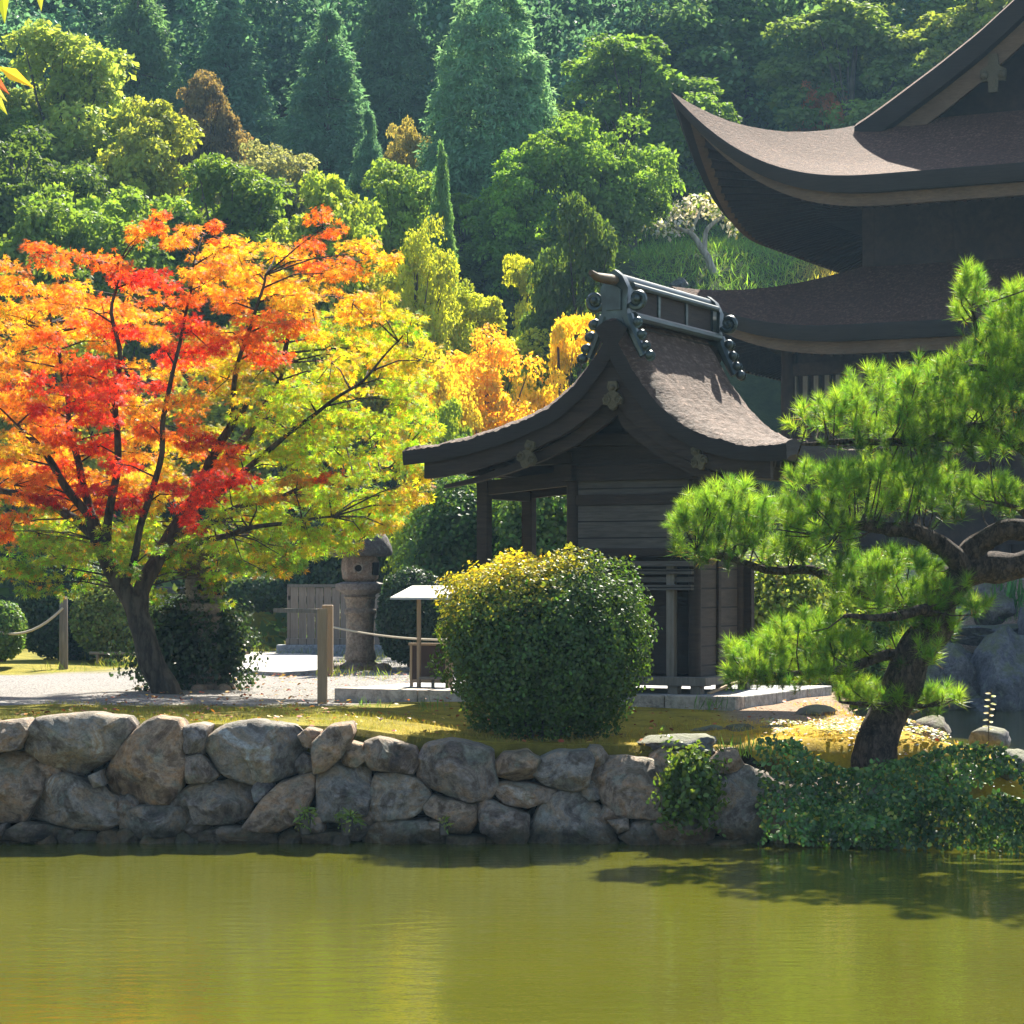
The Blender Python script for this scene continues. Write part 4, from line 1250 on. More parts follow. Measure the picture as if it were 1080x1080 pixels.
shrub('clipped_bush', 574, 778, 23.15, 222, 186, 1.75, (.060, .115, .016), 'big clipped rounded azalea bush with sunlight tinted yellow into its top left side in front of the shrine', 'bush',
      n=30000, leaf=.042, ex=2.4, bumps=.26, taper=.24, loose=.10, top=((.50, .42, .025), lambda P: 1.3 * (P[:, 2] + P[:, 1] * .2 - .25) - 1.6 * np.maximum(P[:, 0] + .1, 0)))  # yellow tint stands in for sunlight on the upper left leaves
shrub('shrub', 200, 741, 30.42, 120, 114, 1.0, (0.027, 0.051, 0.018), 'dark loose small-leaved shrub between the maple trunk and the half-hidden lantern', n=7000, leaf=.06, ex=2.2, bumps=.5, loose=.22)
shrub('clipped_bush', 2, 694, 38.5, 42, 58, 1.2, (0.090, 0.165, 0.030), 'bright small round bush at the left edge beside the rope', 'bush', n=5000, leaf=.06)
shrub('clipped_bush', 74, 694, 42.5, 104, 108, 2.0, (0.030, 0.063, 0.024), 'tall dark rounded hedge bush behind the left rope post', 'bush', n=10000, leaf=.07, ex=3)
shrub('clipped_bush', 122, 692, 41.6, 86, 78, 1.6, (0.150, 0.195, 0.030), 'yellow-green mounded bush behind the maple trunk', 'bush', n=8000, leaf=.07)
shrub('clipped_bush', 436, 700, 37.0, 72, 98, 1.5, (0.027, 0.054, 0.021), 'dark green bush between the stone lantern and the notice stand', 'bush', n=8000, leaf=.06, ex=2.5)
shrub('clipped_bush', 282, 642, 49.0, 74, 34, 1.6, (0.045, 0.083, 0.024), 'low dark hedge bush at the far end of the pale path', 'bush', n=5000, leaf=.09)
shrub('leafy_shrub', 372, 640, 50.0, 120, 120, 2.5, (0.045, 0.083, 0.024), 'dark leafy shrub behind the plank fence', n=8000, leaf=.10, bumps=.3)
shrub('leafy_shrub', 492, 700, 39.5, 120, 190, 2.4, (0.053, 0.112, 0.018), 'tall green shrub seen between the porch posts of the shrine', n=12000, leaf=.085, bumps=.35, loose=.15)
shrub('leafy_shrub', 582, 700, 38.0, 120, 205, 2.2, (0.075, 0.150, 0.018), 'bright green shrub seen just left of the shrine wall under its eave', n=12000, leaf=.08, bumps=.35, loose=.15)
shrub('leafy_shrub', 822, 732, 31.5, 124, 152, 1.8, (0.195, 0.270, 0.045), 'open yellow-green shrub between the shrine wall and the pine', n=7000, leaf=.065, ex=2.0, bumps=.6, loose=.28)
shrub('leafy_shrub', 905, 742, 33.0, 130, 150, 1.5, (0.045, 0.090, 0.021), 'dark shrub behind the pine trunk on the channel edge', n=7000, leaf=.06, ex=2.2, bumps=.4, loose=.2)
shrub('fern', 728, 868, 21.62, 56, 76, .5, (.10, .16, .02), 'yellow-green creeping weed hanging over the wall below the flat boulder', 'fern', n=1600, leaf=.055, ex=2, bumps=.8, loose=.4)
shrub('fern', 322, 873, 21.55, 18, 22, .16, (.22, .30, .05), 'small bright fern in a joint of the wall left of centre', 'fern', n=70, leaf=.05, ex=2, bumps=.6, loose=.4, tpl='slim')
shrub('fern', 366, 874, 21.55, 26, 18, .16, (.22, .30, .05), 'spreading bright fern in a wall joint above the waterline', 'fern', n=90, leaf=.05, ex=2, bumps=.6, loose=.4, tpl='slim')
shrub('fern', 468, 874, 21.55, 12, 10, .1, (.25, .30, .05), 'tiny yellowish fern low in the wall under the clipped bush', 'fern', n=40, leaf=.04, ex=2, bumps=.6, loose=.4, tpl='slim')

# ------------------------------------------------------------------ Japanese maple
def limb(mb, pts, r0, r1, n=9, wob=.12, pw=1.0):
    P = np.array(pts, float)
    m = max(8, (5 if n < 20 else 9) * len(P))
    t = np.linspace(0, 1, m); s = np.linspace(0, 1, len(P))
    Q = np.stack([np.interp(t, s, P[:, i]) for i in range(3)], -1)
    L_ = np.linalg.norm(Q[-1] - Q[0])
    J = np.array([mn.noise_vector(Vector(q * 2.2) + Vector((r0 * 50, 3, 1))) for q in Q]) * min(.10, L_ * .035)
    Q[2:-1] += J[2:-1]
    for _ in range(2): Q[1:-1] = .5 * Q[1:-1] + .25 * (Q[:-2] + Q[2:])
    mb.tube(Q, [r0 + (r1 - r0) * q ** pw for q in t], n, wob=wob)
    return Q
MD = 29.0
mpl_base = W(172, 738, MD); mpl_base[2] = gz(mpl_base[0], MD) - .05
mpl = empty('maple_tree', tuple(mpl_base)); tag(mpl, 'spreading Japanese maple turning red, orange and lime in front of the gravel', 'tree')
def ml(px, py, dd=0.0): return W(px, py, MD + dd) - mpl_base
mb = MB(); LIMBS = []
LIMBS.append(limb(mb, [ml(177, 742), ml(160, 700), ml(144, 652, .05), ml(128, 610, .05), ml(108, 572), ml(96, 545)], .22, .08, 12, .16, .5))
LIMBS.append(limb(mb, [ml(146, 655, .05), ml(152, 615, .1), ml(168, 580, .3), ml(188, 545, .4), ml(214, 505, .3), ml(240, 460, .2), ml(262, 420)], .12, .04, 9))
LIMBS.append(limb(mb, [ml(112, 580), ml(116, 530, -.3), ml(122, 480, -.4), ml(124, 400, -.5), ml(122, 330, -.4), ml(124, 280, -.3)], .065, .012, 8))
LIMBS.append(limb(mb, [ml(98, 550), ml(84, 510, .2), ml(80, 470, .3), ml(74, 420, .4), ml(62, 370, .5), ml(50, 310, .5)], .06, .012, 8))
LIMBS.append(limb(mb, [ml(100, 552), ml(70, 515, -.2), ml(52, 488, -.3), ml(36, 464, -.3), ml(18, 448, -.3)], .06, .03, 8))
LIMBS.append(limb(mb, [ml(106, 570), ml(60, 535, .3), ml(20, 522, .5), ml(-20, 510, .6)], .07, .03, 8))
LIMBS.append(limb(mb, [ml(130, 622, .05), ml(150, 545, -.4), ml(170, 470, -.7), ml(184, 390, -.7), ml(196, 330, -.6), ml(206, 270, -.5)], .05, .01, 8))
LIMBS.append(limb(mb, [ml(214, 505, .3), ml(270, 450, .6), ml(292, 400, .7), ml(312, 340, .8), ml(330, 280, .9)], .06, .018, 8))
LIMBS.append(limb(mb, [ml(190, 545, .4), ml(250, 505, 0), ml(290, 470, -.3), ml(330, 440, -.5), ml(380, 400, -.6), ml(420, 360, -.6)], .048, .010, 8))
LIMBS.append(limb(mb, [ml(175, 570, .3), ml(240, 540, .6), ml(300, 520, .8), ml(360, 500, .9), ml(420, 490, .9)], .042, .010, 8))
LIMBS.append(limb(mb, [ml(160, 590, .3), ml(230, 565, -.4), ml(290, 550, -.8), ml(350, 545, -.9)], .05, .014, 8))
LIMBS.append(limb(mb, [ml(240, 460, .2), ml(248, 400, -.3), ml(270, 340, -.5), ml(280, 290, -.5)], .04, .014, 7))
trunk_mb = mb
Rr, Or, Yy, Li, Gr, Dr = (.66, .045, .014), (.70, .17, .012), (.70, .42, .02), (.37, .50, .02), (.17, .30, .02), (.42, .022, .012)
mixf = lambda a, b, f: tuple(np.array(a) * (1 - f) + np.array(b) * f)
ROr, OYr, YLi = mixf(Rr, Or, .5), mixf(Or, Yy, .5), mixf(Yy, Li, .55)
CL = [(165, 235, 22, Or), (225, 242, 17, Or), (38, 266, 28, Or), (102, 275, 28, Or), (155, 292, 36, Rr), (340, 240, 21, Or), (335, 272, 28, Or), (352, 288, 28, OYr), (190, 256, 28, OYr), (290, 270, 34, Yy),
      (262, 292, 30, Yy), (240, 322, 38, OYr), (300, 312, 40, Yy), (380, 266, 24, Yy), (402, 272, 18, Yy), (20, 300, 34, OYr), (70, 322, 38, OYr), (28, 342, 30, Yy), (110, 330, 28, Or), (140, 342, 26, Rr), (202, 350, 30, Rr),
      (180, 372, 30, Rr), (28, 402, 26, Rr), (70, 396, 36, ROr), (90, 432, 36, Rr), (40, 432, 20, Rr), (112, 380, 28, Rr), (150, 402, 26, Rr), (60, 462, 34, ROr), (100, 472, 30, Rr), (130, 490, 20, Rr), (70, 512, 30, Rr),
      (50, 522, 24, Dr), (110, 522, 34, Dr), (140, 530, 20, Dr), (222, 352, 28, Or), (262, 362, 34, Or), (282, 372, 28, ROr), (302, 342, 28, Or), (200, 470, 30, Or), (222, 462, 28, Dr), (240, 482, 24, Or), (190, 522, 28, Rr),
      (215, 516, 34, Rr), (242, 516, 24, Rr), (210, 550, 20, Rr), (330, 330, 34, Yy), (372, 320, 36, Yy), (402, 332, 38, YLi), (430, 352, 32, Li), (350, 382, 40, YLi), (300, 412, 38, Li), (402, 392, 40, YLi), (430, 422, 32, Li),
      (280, 442, 34, Li), (330, 452, 40, Li), (390, 462, 40, Li), (428, 482, 28, Li), (300, 492, 38, Li), (350, 512, 38, Li), (400, 522, 38, Li), (430, 532, 24, YLi), (270, 530, 32, Li), (320, 546, 32, Li), (372, 548, 28, Li),
      (312, 522, 28, mixf(Dr, Li, .4)), (340, 506, 24, mixf(Dr, Or, .5)), (240, 562, 28, Li), (282, 574, 28, mixf(Li, Gr, .5)), (330, 566, 22, Li), (300, 588, 26, Gr), (345, 578, 24, mixf(Li, Gr, .4)), (385, 566, 22, Li), (255, 590, 24, Gr), (120, 596, 26, Gr), (30, 615, 24, Gr), (85, 612, 22, Gr), (410, 556, 18, YLi), (20, 472, 34, Yy), (15, 512, 28, Or), (8, 560, 30, Or), (40, 562, 38, Gr),
      (100, 562, 32, mixf(Li, Gr, .5)), (60, 590, 34, mixf(Li, Gr, .5)), (16, 600, 28, mixf(Li, Gr, .5)), (190, 582, 26, Gr), (230, 590, 24, mixf(Li, Gr, .4)), (284, 594, 22, YLi), (0, 330, 34, Yy), (-20, 400, 40, OYr), (-25, 480, 40, Or), (-15, 560, 34, Gr),
      (170, 320, 30, Or), (120, 430, 30, Rr), (240, 400, 34, YLi), (200, 420, 30, OYr), (160, 450, 26, Or), (240, 260, 20, Yy), (445, 380, 24, YLi), (448, 450, 22, Li), (445, 505, 20, YLi), (145, 250, 16, OYr), (60, 350, 30, Or), (215, 300, 28, OYr)]
cl = [(px, py, r, c, rng.uniform(-1.0, .2)) for px, py, r, c in CL]
for k in range(150):    # the far side of the crown
    px, py = rng.uniform(-15, 440), rng.uniform(275, 615)
    if px > 330 and py > 560: continue
    if (px - 210) ** 2 / 240 ** 2 + (py - 440) ** 2 / 185 ** 2 > 1: continue
    w = np.clip((px - 130) / 160.0 + (py - 430) / 300.0, 0, 1)
    c = mixf(mixf(Or, Yy, rng.uniform(.2, 1)), mixf(Li, Gr, rng.uniform(0, .7)), w if py > 330 else w * .5)
    if py > 540: c = mixf(Li, Gr, rng.uniform(.2, .9))
    cl.append((px, py, rng.uniform(22, 36), c, rng.uniform(.4, 2.4)))
LP = np.vstack(LIMBS)
Cs, Ns, Ts, Ks = [], [], [], []
for px, py, r, c, dd in cl:
    ctr = ml(px, py, dd); rm = r / F * MD * 1.12
    k = int(60 + 560 * rm * rm * 4.0)
    nsub = max(3, int(rm * 15))
    sub = unit(rng.normal(size=(nsub, 3))) * np.array((rm * .95, rm * .95, rm * .80)) * rng.uniform(.25, 1.1, (nsub, 1))
    w_ = rng.integers(0, nsub, k)
    rr_ = np.sqrt(rng.uniform(0, 1, k)) * rm * .46; an = rng.uniform(0, 6.283, k)
    off = np.stack([rr_ * np.cos(an), rr_ * np.sin(an), rng.normal(0, .035, k) - .22 * rr_ ** 2 / max(rm, .1)], -1)
    P = ctr + sub[w_] + off
    outw = off.copy(); outw[:, 2] = 0
    Cs.append(P)
    N = rng.normal(0, .45, (k, 3)); N[:, 2] += .75; N[:, 1] -= .35
    N += unit(outw + 1e-6) * .35
    Ns.append(N)
    Ts.append(unit(outw + 1e-6) + rng.normal(0, .4, (k, 3)) + np.array((0, 0, -.55)))
    cc = jit(c, k, .24, .20)
    # the odd leaf has turned further
    odd = rng.uniform(size=k) < .10
    cc[odd] = jit(mixf(c, Or, .6), int(odd.sum()), .2, .1)
    Ks.append(cc)
    # a twig from the nearest limb
    j = np.argmin(((LP - ctr) * (1, 1, 1.3)) ** 2 @ np.ones(3) + 3.0 * np.maximum(LP[:, 2] - ctr[2] + .1, 0))
    a = LP[j]
    mid = a * .5 + ctr * .5 + np.array((rng.normal(0, .05), rng.normal(0, .05), .06))
    trunk_mb.tube([a, mid, ctr], [.014, .009, .005], 5)
    for q in sub[:4]: trunk_mb.tube([ctr, ctr + q * .6, ctr + q], [.008, .006, .003], 4)
trunk_mb.build('trunk', M_maple_bark, mpl, smooth=60)
C = np.vstack(Cs)
me = leaf_mesh('maple_leaves', C, np.vstack(Ns), .064 * rng.uniform(.55, 1.25, len(C)), np.vstack(Ks), 'palm', np.vstack(Ts))
link('crown', me, M_maple, mpl)
print('maple leaves', len(C))

# ------------------------------------------------------------------ garden pine on the right
PD = 22.6
pb = W(918, 806, PD); pb[2] = gz(pb[0], PD) - .05
pine = empty('pine_tree', tuple(pb)); tag(pine, 'leaning garden pine with layered bright needle pads on the right bank', 'tree')
def pl_(px, py, dd=0.0): return W(px, py, PD + dd) - pb
mb = MB(); BR = []
BR.append(limb(mb, [pl_(908, 830), pl_(912, 800), pl_(926, 772), pl_(946, 735, .05), pl_(966, 695, .05), pl_(985, 655, .1), pl_(1004, 615, .1), pl_(1018, 590, .1)], .235, .15, 30, .34, .7))
BR.append(limb(mb, [pl_(1012, 602, .1), pl_(1040, 600, .1), pl_(1075, 596, .1), pl_(1110, 575, .2), pl_(1135, 520, .3), pl_(1150, 440, .4), pl_(1140, 360, .4)], .165, .07, 26, .3))
BR.append(limb(mb, [pl_(1016, 597, .1), pl_(1032, 572, 0), pl_(1060, 556, -.1), pl_(1095, 560, -.1)], .13, .10, 10, .2))
BR.append(limb(mb, [pl_(1018, 600), pl_(1000, 575, -.1), pl_(970, 560, -.15), pl_(935, 556, -.2), pl_(905, 552, -.2), pl_(880, 560, -.2)], .11, .035, 9, .2))
BR.append(limb(mb, [pl_(985, 655, .1), pl_(945, 640, .25), pl_(905, 622, .3), pl_(860, 606, .25), pl_(815, 600, .2), pl_(770, 592, .15), pl_(735, 582, .1)], .08, .022, 9, .2))
BR.append(limb(mb, [pl_(985, 650, .1), pl_(975, 640, -.35), pl_(950, 648, -.45), pl_(920, 650, -.5), pl_(890, 650, -.5)], .07, .02, 8, .2))
BR.append(limb(mb, [pl_(968, 692, .05), pl_(930, 690, -.1), pl_(890, 706, -.2), pl_(850, 710, -.25), pl_(800, 714, -.2)], .065, .018, 8, .2))
BR.append(limb(mb, [pl_(948, 732, .05), pl_(930, 744, -.25), pl_(905, 742, -.35), pl_(885, 740, -.3)], .035, .01, 8, .2))
BR.append(limb(mb, [pl_(950, 730, .05), pl_(968, 745, -.1), pl_(990, 741, -.15), pl_(1006, 736, -.1)], .03, .008, 8, .2))
BR.append(limb(mb, [pl_(1135, 520, .3), pl_(1085, 470, .2), pl_(1030, 452, .1), pl_(985, 462, 0), pl_(930, 470, -.1), pl_(880, 470, -.1), pl_(845, 468, -.1)], .075, .018, 8, .2))
BR.append(limb(mb, [pl_(1150, 440, .4), pl_(1090, 400, .2), pl_(1050, 390, .1), pl_(1015, 385, .1), pl_(985, 400, .1)], .06, .02, 8, .2))
BR.append(limb(mb, [pl_(1050, 392, .1), pl_(1032, 360, .1), pl_(1026, 325, .1)], .035, .015, 7, .2))
BR.append(limb(mb, [pl_(1100, 560, -.1), pl_(1075, 535, -.2), pl_(1050, 530, -.25)], .04, .015, 7, .2))
PADS = [(878, 448, 46, 30, .45, 34), (930, 432, 60, 40, .6, 62), (985, 420, 42, 40, .5, 44), (960, 458, 60, 24, .6, 40), (1036, 398, 40, 40, .5, 46), (1070, 350, 36, 44, .5, 50), (1066, 428, 46, 34, .6, 52), (1026, 330, 20, 44, .3, 26),
        (1100, 400, 40, 80, .8, 60), (1130, 320, 60, 60, .9, 60), (1150, 450, 60, 60, .9, 50), (1055, 470, 40, 20, .5, 26),
        (872, 514, 52, 24, .5, 46), (935, 512, 66, 30, .6, 66), (975, 530, 36, 24, .5, 26), (900, 540, 70, 16, .5, 36),
        (735, 556, 34, 32, .4, 40), (775, 545, 38, 36, .5, 46), (815, 556, 40, 36, .5, 46), (790, 580, 84, 16, .5, 44), (862, 570, 44, 32, .5, 44),
        (905, 612, 42, 20, .45, 34), (950, 606, 48, 24, .5, 46), (930, 640, 62, 22, .5, 50), (995, 626, 34, 20, .4, 26), (985, 660, 30, 16, .35, 14),
        (800, 700, 40, 24, .45, 40), (848, 676, 46, 26, .5, 48), (886, 690, 34, 22, .45, 32), (840, 712, 70, 16, .5, 46), (790, 716, 26, 14, .3, 16),
        (912, 738, 34, 15, .35, 24), (960, 742, 30, 14, .35, 22), (996, 738, 18, 12, .3, 12), (990, 470, 40, 22, .6, 26), (1000, 520, 30, 26, .5, 20), (1020, 440, 40, 30, .6, 34), (1075, 385, 40, 40, .7, 40), (965, 690, 36, 18, .6, 16), (1020, 640, 22, 18, .5, 12), (1050, 522, 26, 18, .35, 22), (1075, 530, 20, 16, .35, 16)]
BP = np.vstack(BR)
Cs, Ns, Ts, Ks, Ss = [], [], [], [], []
for px, py, hw, hh_, dp, cnt in PADS:
    for k in range(int(cnt * 1.7)):
        q = unit(rng.normal(size=3)) * rng.uniform(.25, 1) ** .45
        if rng.uniform() < .6: q[2] = abs(q[2])
        p = pl_(px, py) + np.array((q[0] * hw * 1.05 / F * PD, q[1] * dp, q[2] * hh_ * 1.15 / F * PD))
        axis = np.array((q[0] * .45, q[1] * .45 - .05, .75 + .25 * q[2])) + rng.normal(0, .20, 3)
        axis /= np.linalg.norm(axis)
        n = 100
        al = rng.uniform(0, 1, n)
        L = rng.uniform(.075, .15)
        stem = rng.uniform(.07, .13)
        a1 = unit(np.cross(axis, (0.3, .9, .1))); a2 = np.cross(axis, a1)
        an = rng.uniform(0, 6.283, n); sp = np.radians(rng.uniform(10, 82, n) * (1.15 - .55 * al))
        dirs = np.cos(sp)[:, None] * axis + np.sin(sp)[:, None] * (np.cos(an)[:, None] * a1 + np.sin(an)[:, None] * a2)
        base = p + axis * (stem * (al - .6))[:, None]
        Cs.append(base); Ts.append(dirs); Ns.append(rng.normal(size=(n, 3)))
        Ss.append(L * rng.uniform(.75, 1.15, n))
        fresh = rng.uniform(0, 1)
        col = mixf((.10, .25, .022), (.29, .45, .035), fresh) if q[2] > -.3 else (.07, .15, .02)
        cc = jit(col, n, .2, .08); od = (rng.uniform(size=n) < .07) & (al < .5); cc[od] = jit((.30, .17, .05), int(od.sum()), .2)
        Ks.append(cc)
        j = np.argmin(np.abs(np.sqrt(((BP - p) ** 2).sum(1)) - .30) + .6 * np.maximum(BP[:, 2] - p[2], 0))
        if rng.uniform() < .10:
            a = BP[j]; m_id = a * .45 + p * .55 + np.array((rng.normal(0, .02), rng.normal(0, .02), -.045))
            mb.tube([a, m_id, p - axis * stem * .3, p + axis * stem * .2], [.009, .007, .006, .004], 5)
mb.build('trunk', M_pine_bark, pine, smooth=60)
C = np.vstack(Cs)
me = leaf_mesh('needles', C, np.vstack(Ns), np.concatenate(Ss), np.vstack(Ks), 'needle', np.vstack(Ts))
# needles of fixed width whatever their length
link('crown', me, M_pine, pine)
print('needles', len(C))

# ------------------------------------------------------------------ bank cover: ivy, moss tufts, grass, fallen leaves
def bank_pts(n, x0, x1):
    x = rng.uniform(x0, x1, n)
    yf = np.interp(x, [2.0, 3.4, 4.6, 6.0], [21.72, 21.45, 21.05, 21.15])
    s = rng.uniform(0, 1.0, n)
    top = ground_z(x, np.full(n, 22.6))
    prof_z = np.where(s < .62, .02 + (top - .04) * (s / .62) ** .8, top + .02)
    prof_y = np.where(s < .62, yf + .30 * (s / .62) ** 2, yf + .30 + (s - .62) * 2.9)
    bulge = np.array([mn.fractal(Vector((a * 2.2, c * 2.5, 3)), .9, 2, 4) for a, c in zip(x, s)])
    zt = np.where(s >= .62, ground_z(x, prof_y) + .03, prof_z)
    y = prof_y - .24 * bulge - np.where(s < .62, .08, 0)
    return x, y, zt + .06 * np.maximum(bulge, 0), s, bulge
x, y, zz, s, bl = bank_pts(26000, 2.25, 6.1)
keep = ((s < .78 - .2 * rng.uniform(size=len(s)) + .08 * bl)) & ((x > 2.55) | (rng.uniform(size=len(x)) < .5)) & ~((s < .5) & (sn(x * 3.1, s * 9, 31) > .75))
x, y, zz, s = x[keep], y[keep], zz[keep] + .11 * sstep(.4, .6, s[keep]), s[keep]
N = rng.normal(0, .5, (len(x), 3)) + np.stack([np.zeros_like(x), np.where(s < .62, -.9, -.15), np.where(s < .62, .45, 1.0)], -1)
c = jit((.050, .11, .018), len(x), .32, .12) * (1 + .75 * np.clip(sn(x * 1.9, s * 5, 33), -.6, 1))[:, None]
y_ = rng.uniform(size=len(x)); c[y_ > .90] = jit((.26, .28, .04), int((y_ > .90).sum()), .2, .1)
me = leaf_mesh('ivy', np.stack([x, y, zz], -1), N, .050 * rng.uniform(.6, 1.25, len(x)), c, 'oval', rng.normal(0, .6, (len(x), 3)) + np.array((0, -.3, -.6)))
o = link('ivy', me, M_ivy); tag(o, 'small-leaved ivy carpeting the right end of the bank down to the water', 'ivy', kind='stuff')
def cover(name, n, xr, yr, size, col, tpl, mat, label, cat, keepf=None, lie=False, up=.8, lift_=0.0):
    x, y = rng.uniform(*xr, n), rng.uniform(*yr, n)
    if keepf is not None:
        k = keepf(x, y); x, y = x[k], y[k]
    n = len(x)
    zz = ground_z(x, y) + lift_
    ok = zz > .5; x, y, zz = x[ok], y[ok], zz[ok]; n = len(x)
    C = np.stack([x, y, zz], -1)
    if lie:
        N = rng.normal(0, .25, (n, 3)) + np.array((0, 0, 1)); T = rng.normal(0, 1, (n, 3))
    else:
        N = rng.normal(0, 1, (n, 3)) * np.array((1, 1, .2)); T = rng.normal(0, .45, (n, 3)) + np.array((0, 0, up))
    cc = col(x, y) if callable(col) else np.broadcast_to(np.array(col), (n, 3))
    me = leaf_mesh(name, C, N, size * rng.uniform(.5, 1.3, n), jit(cc, n, .25, .12), tpl, T)
    o = link(name, me, mat); tag(o, label, cat, kind='stuff'); return o
def mosscol(x, y):  # shaded tone at left, sunlit golden tone at right, in the blade colour
    w = np.clip(sstep(1.6, 3.4, x) + .55 * sstep(-2, .4, x), 0, 1)[:, None]
    return np.array((.20, .20, .025)) * (1 - w) + np.array((.45, .31, .03)) * w
cover('moss_grass', 42000, (-5.2, 5.2), (21.95, 26.6), .055, mosscol, 'blade', M_grass, 'short golden moss and grass along the top of the wall', 'moss',
      lambda x, y: (sn(x * 2.1, y * 2.1, 9) > -.35) & ~((x > -2.3) & (x < 3.1) & (y > 24.6)))
cover('grass', 9000, (-7.5, 1.0), (27, 46), .16, (.16, .20, .025), 'blade', M_grass, 'ragged grass at the edges of the gravel and round the lantern foot', 'grass',
      lambda x, y: (((x > -2.9) & (y > 33.5) & (x < 0)) | ((x < -5.9) & (y > 36.3)) | (y > 44.5)) & (sn(x * 1.7, y * 1.3, 12) > -.4))
cover('fallen_leaves', 2600, (-5.0, 5.2), (22.0, 36), .055, lambda x, y: np.array([(.35, .12, .03), (.42, .26, .05), (.25, .05, .02), (.2, .14, .07)])[rng.integers(0, 4, len(x))], 'oval', M_dryleaf, 'fallen red and brown leaves scattered on moss and gravel', 'leaves', None, True, lift_=.035)
cover('bank_sun_glints', 8000, (2.5, 5.9), (21.25, 23.7), .045, lambda x, y: np.array([(.55, .48, .42), (.5, .42, .1), (.62, .58, .55), (.30, .30, .06), (.16, .22, .04)])[rng.integers(0, 5, len(x))], 'oval', M_ivy, 'ground-cover leaves with sun glints painted pale along the lip of the right bank', 'ground cover',
      lambda x, y: sn(x * 3, y * 3, 5) > -.1, True, lift_=.10)  # whitish leaf colours paint the sunlit sparkle on the bank
def clump(px, py, d, n, h, label, col=(.10, .20, .03), wid=.1):
    c0 = W(px, py, d); t = empty('grass_tuft', tuple(c0)); tag(t, label, 'grass')
    C = np.stack([rng.normal(0, wid, n), rng.normal(0, wid * .6, n), np.zeros(n)], -1)
    T = rng.normal(0, .28, (n, 3)) + np.array((0, 0, 1))
    me = leaf_mesh('blades', C, rng.normal(0, 1, (n, 3)) * (1, 1, .1), h * rng.uniform(.6, 1.1, n), jit(col, n), 'blade', T); link('blades', me, M_grass, t)
clump(780, 800, 22.2, 34, .27, 'upright green grass tuft on the moss left of the pine trunk'); clump(808, 800, 22.1, 26, .24, 'smaller green grass tuft close beside the pine trunk')
clump(1068, 656, 46.6, 70, 1.0, 'bright green reeds on the far ledge at the right edge', (.06, .22, .03), .22)
clump(392, 752, 26.2, 24, .2, 'thin grass tuft at the foot of the plinth corner'); clump(455, 752, 25.6, 24, .2, 'grass tuft at the foot of the plinth left of the clipped bush')
clump(748, 752, 25.1, 24, .22, 'grass tuft at the foot of the plinth below the shrine doorway', (.08, .17, .03))
# slender sprout against the far water
sp_ = empty('sprout', tuple(W(1042, 776, 23.3))); tag(sp_, 'thin upright sprout with paired yellow leaves against the far water', 'plant')
mb = MB(); mb.tube([(0, 0, -.1), (.01, 0, .2), (.035, 0, .46)], [.006, .005, .003], 5); mb.build('stem', M_bark, sp_)
C, T = [], []
for k in range(12):
    C.append((.035 * k / 12, 0, .06 + .032 * k)); T.append(((-1) ** k, rng.normal(0, .3), .25))
me = leaf_mesh('leaves', np.array(C), np.tile((0, -.6, 1.0), (12, 1)), .062, jit((.40, .36, .04), 12), 'oval', np.array(T)); link('leaves', me, M_grass, sp_)
# near twig entering from the upper left
tw = empty('overhanging_branch', tuple(W(-60, 60, 7.0))); tag(tw, 'near hanging twig with long yellow-green leaves in the upper left corner', 'branch')
o0 = W(-60, 60, 7.0)
def tl(px, py, dd=0): return W(px, py, 7.0 + dd) - o0
mb = MB(); mb.tube([tl(-400, -160), tl(-150, -60), tl(-30, -40), tl(40, -24)], [.016, .010, .006, .003], 6); mb.tube([tl(-150, -60), tl(-70, 40), tl(-20, 88), tl(0, 86)], [.008, .005, .003, .002], 5)
mb.build('twig', M_bark, tw, smooth=60)
LV = [((-2, 70), (36, 92), (.62, .42, .04)), ((-16, 84), (8, 108), (.40, .38, .10)), ((-10, 96), (8, 122), (.40, .42, .05)), ((-14, 76), (10, 100), (.40, .10, .05)), ((-20, 60), (4, 76), (.55, .45, .06)), ((0, -30), (6, 28), (.30, .36, .03)), ((40, -26), (44, 14), (.36, .38, .05)), ((14, -28), (20, 2), (.30, .33, .04)), ((-12, -20), (-2, 20), (.3, .36, .04))]
C, T, Z, K = [], [], [], []
for a, b, c in LV:
    p, q = tl(*a), tl(*b); C.append(p); T.append(q - p); Z.append(np.linalg.norm(q - p)); K.append(c)
me = leaf_mesh('leaves', np.array(C), np.tile((.1, -1, .25), (len(C), 1)), np.array(Z), np.array(K), 'slim', np.array(T)); link('leaves', me, M_grass, tw)
# ------------------------------------------------------------------ trees of the wood behind: a few kinds, copied and scaled
def clumps_to_leaves(cc, cr, per, size, flat=.8, up=.25, tpl='quad', droop=.3, clumpvar=.16):
    n = len(cc) * per
    d = sphere_dirs(n); d[:, 2] = np.where(d[:, 2] < -.35, -d[:, 2], d[:, 2])
    idx_ = np.repeat(np.arange(len(cc)), per)
    r_ = rng.uniform(.55, 1.08, n) ** .7
    P = cc[idx_] + d * (cr[idx_] * r_)[:, None] * np.array((1, 1, flat))
    N = d + rng.normal(0, .58, (n, 3)); N[:, 2] += up
    T = d * .7 + rng.normal(0, .6, (n, 3)) - np.array((0, 0, droop))
    v = np.exp(rng.normal(0, clumpvar, len(cc)))[idx_]
    c = jit((1, 1, 1), n, .20, .08) * v[:, None]
    y = rng.uniform(size=n)
    return P, N, size * rng.uniform(.7, 1.35, n), np.clip(c, .2, 2.2), T
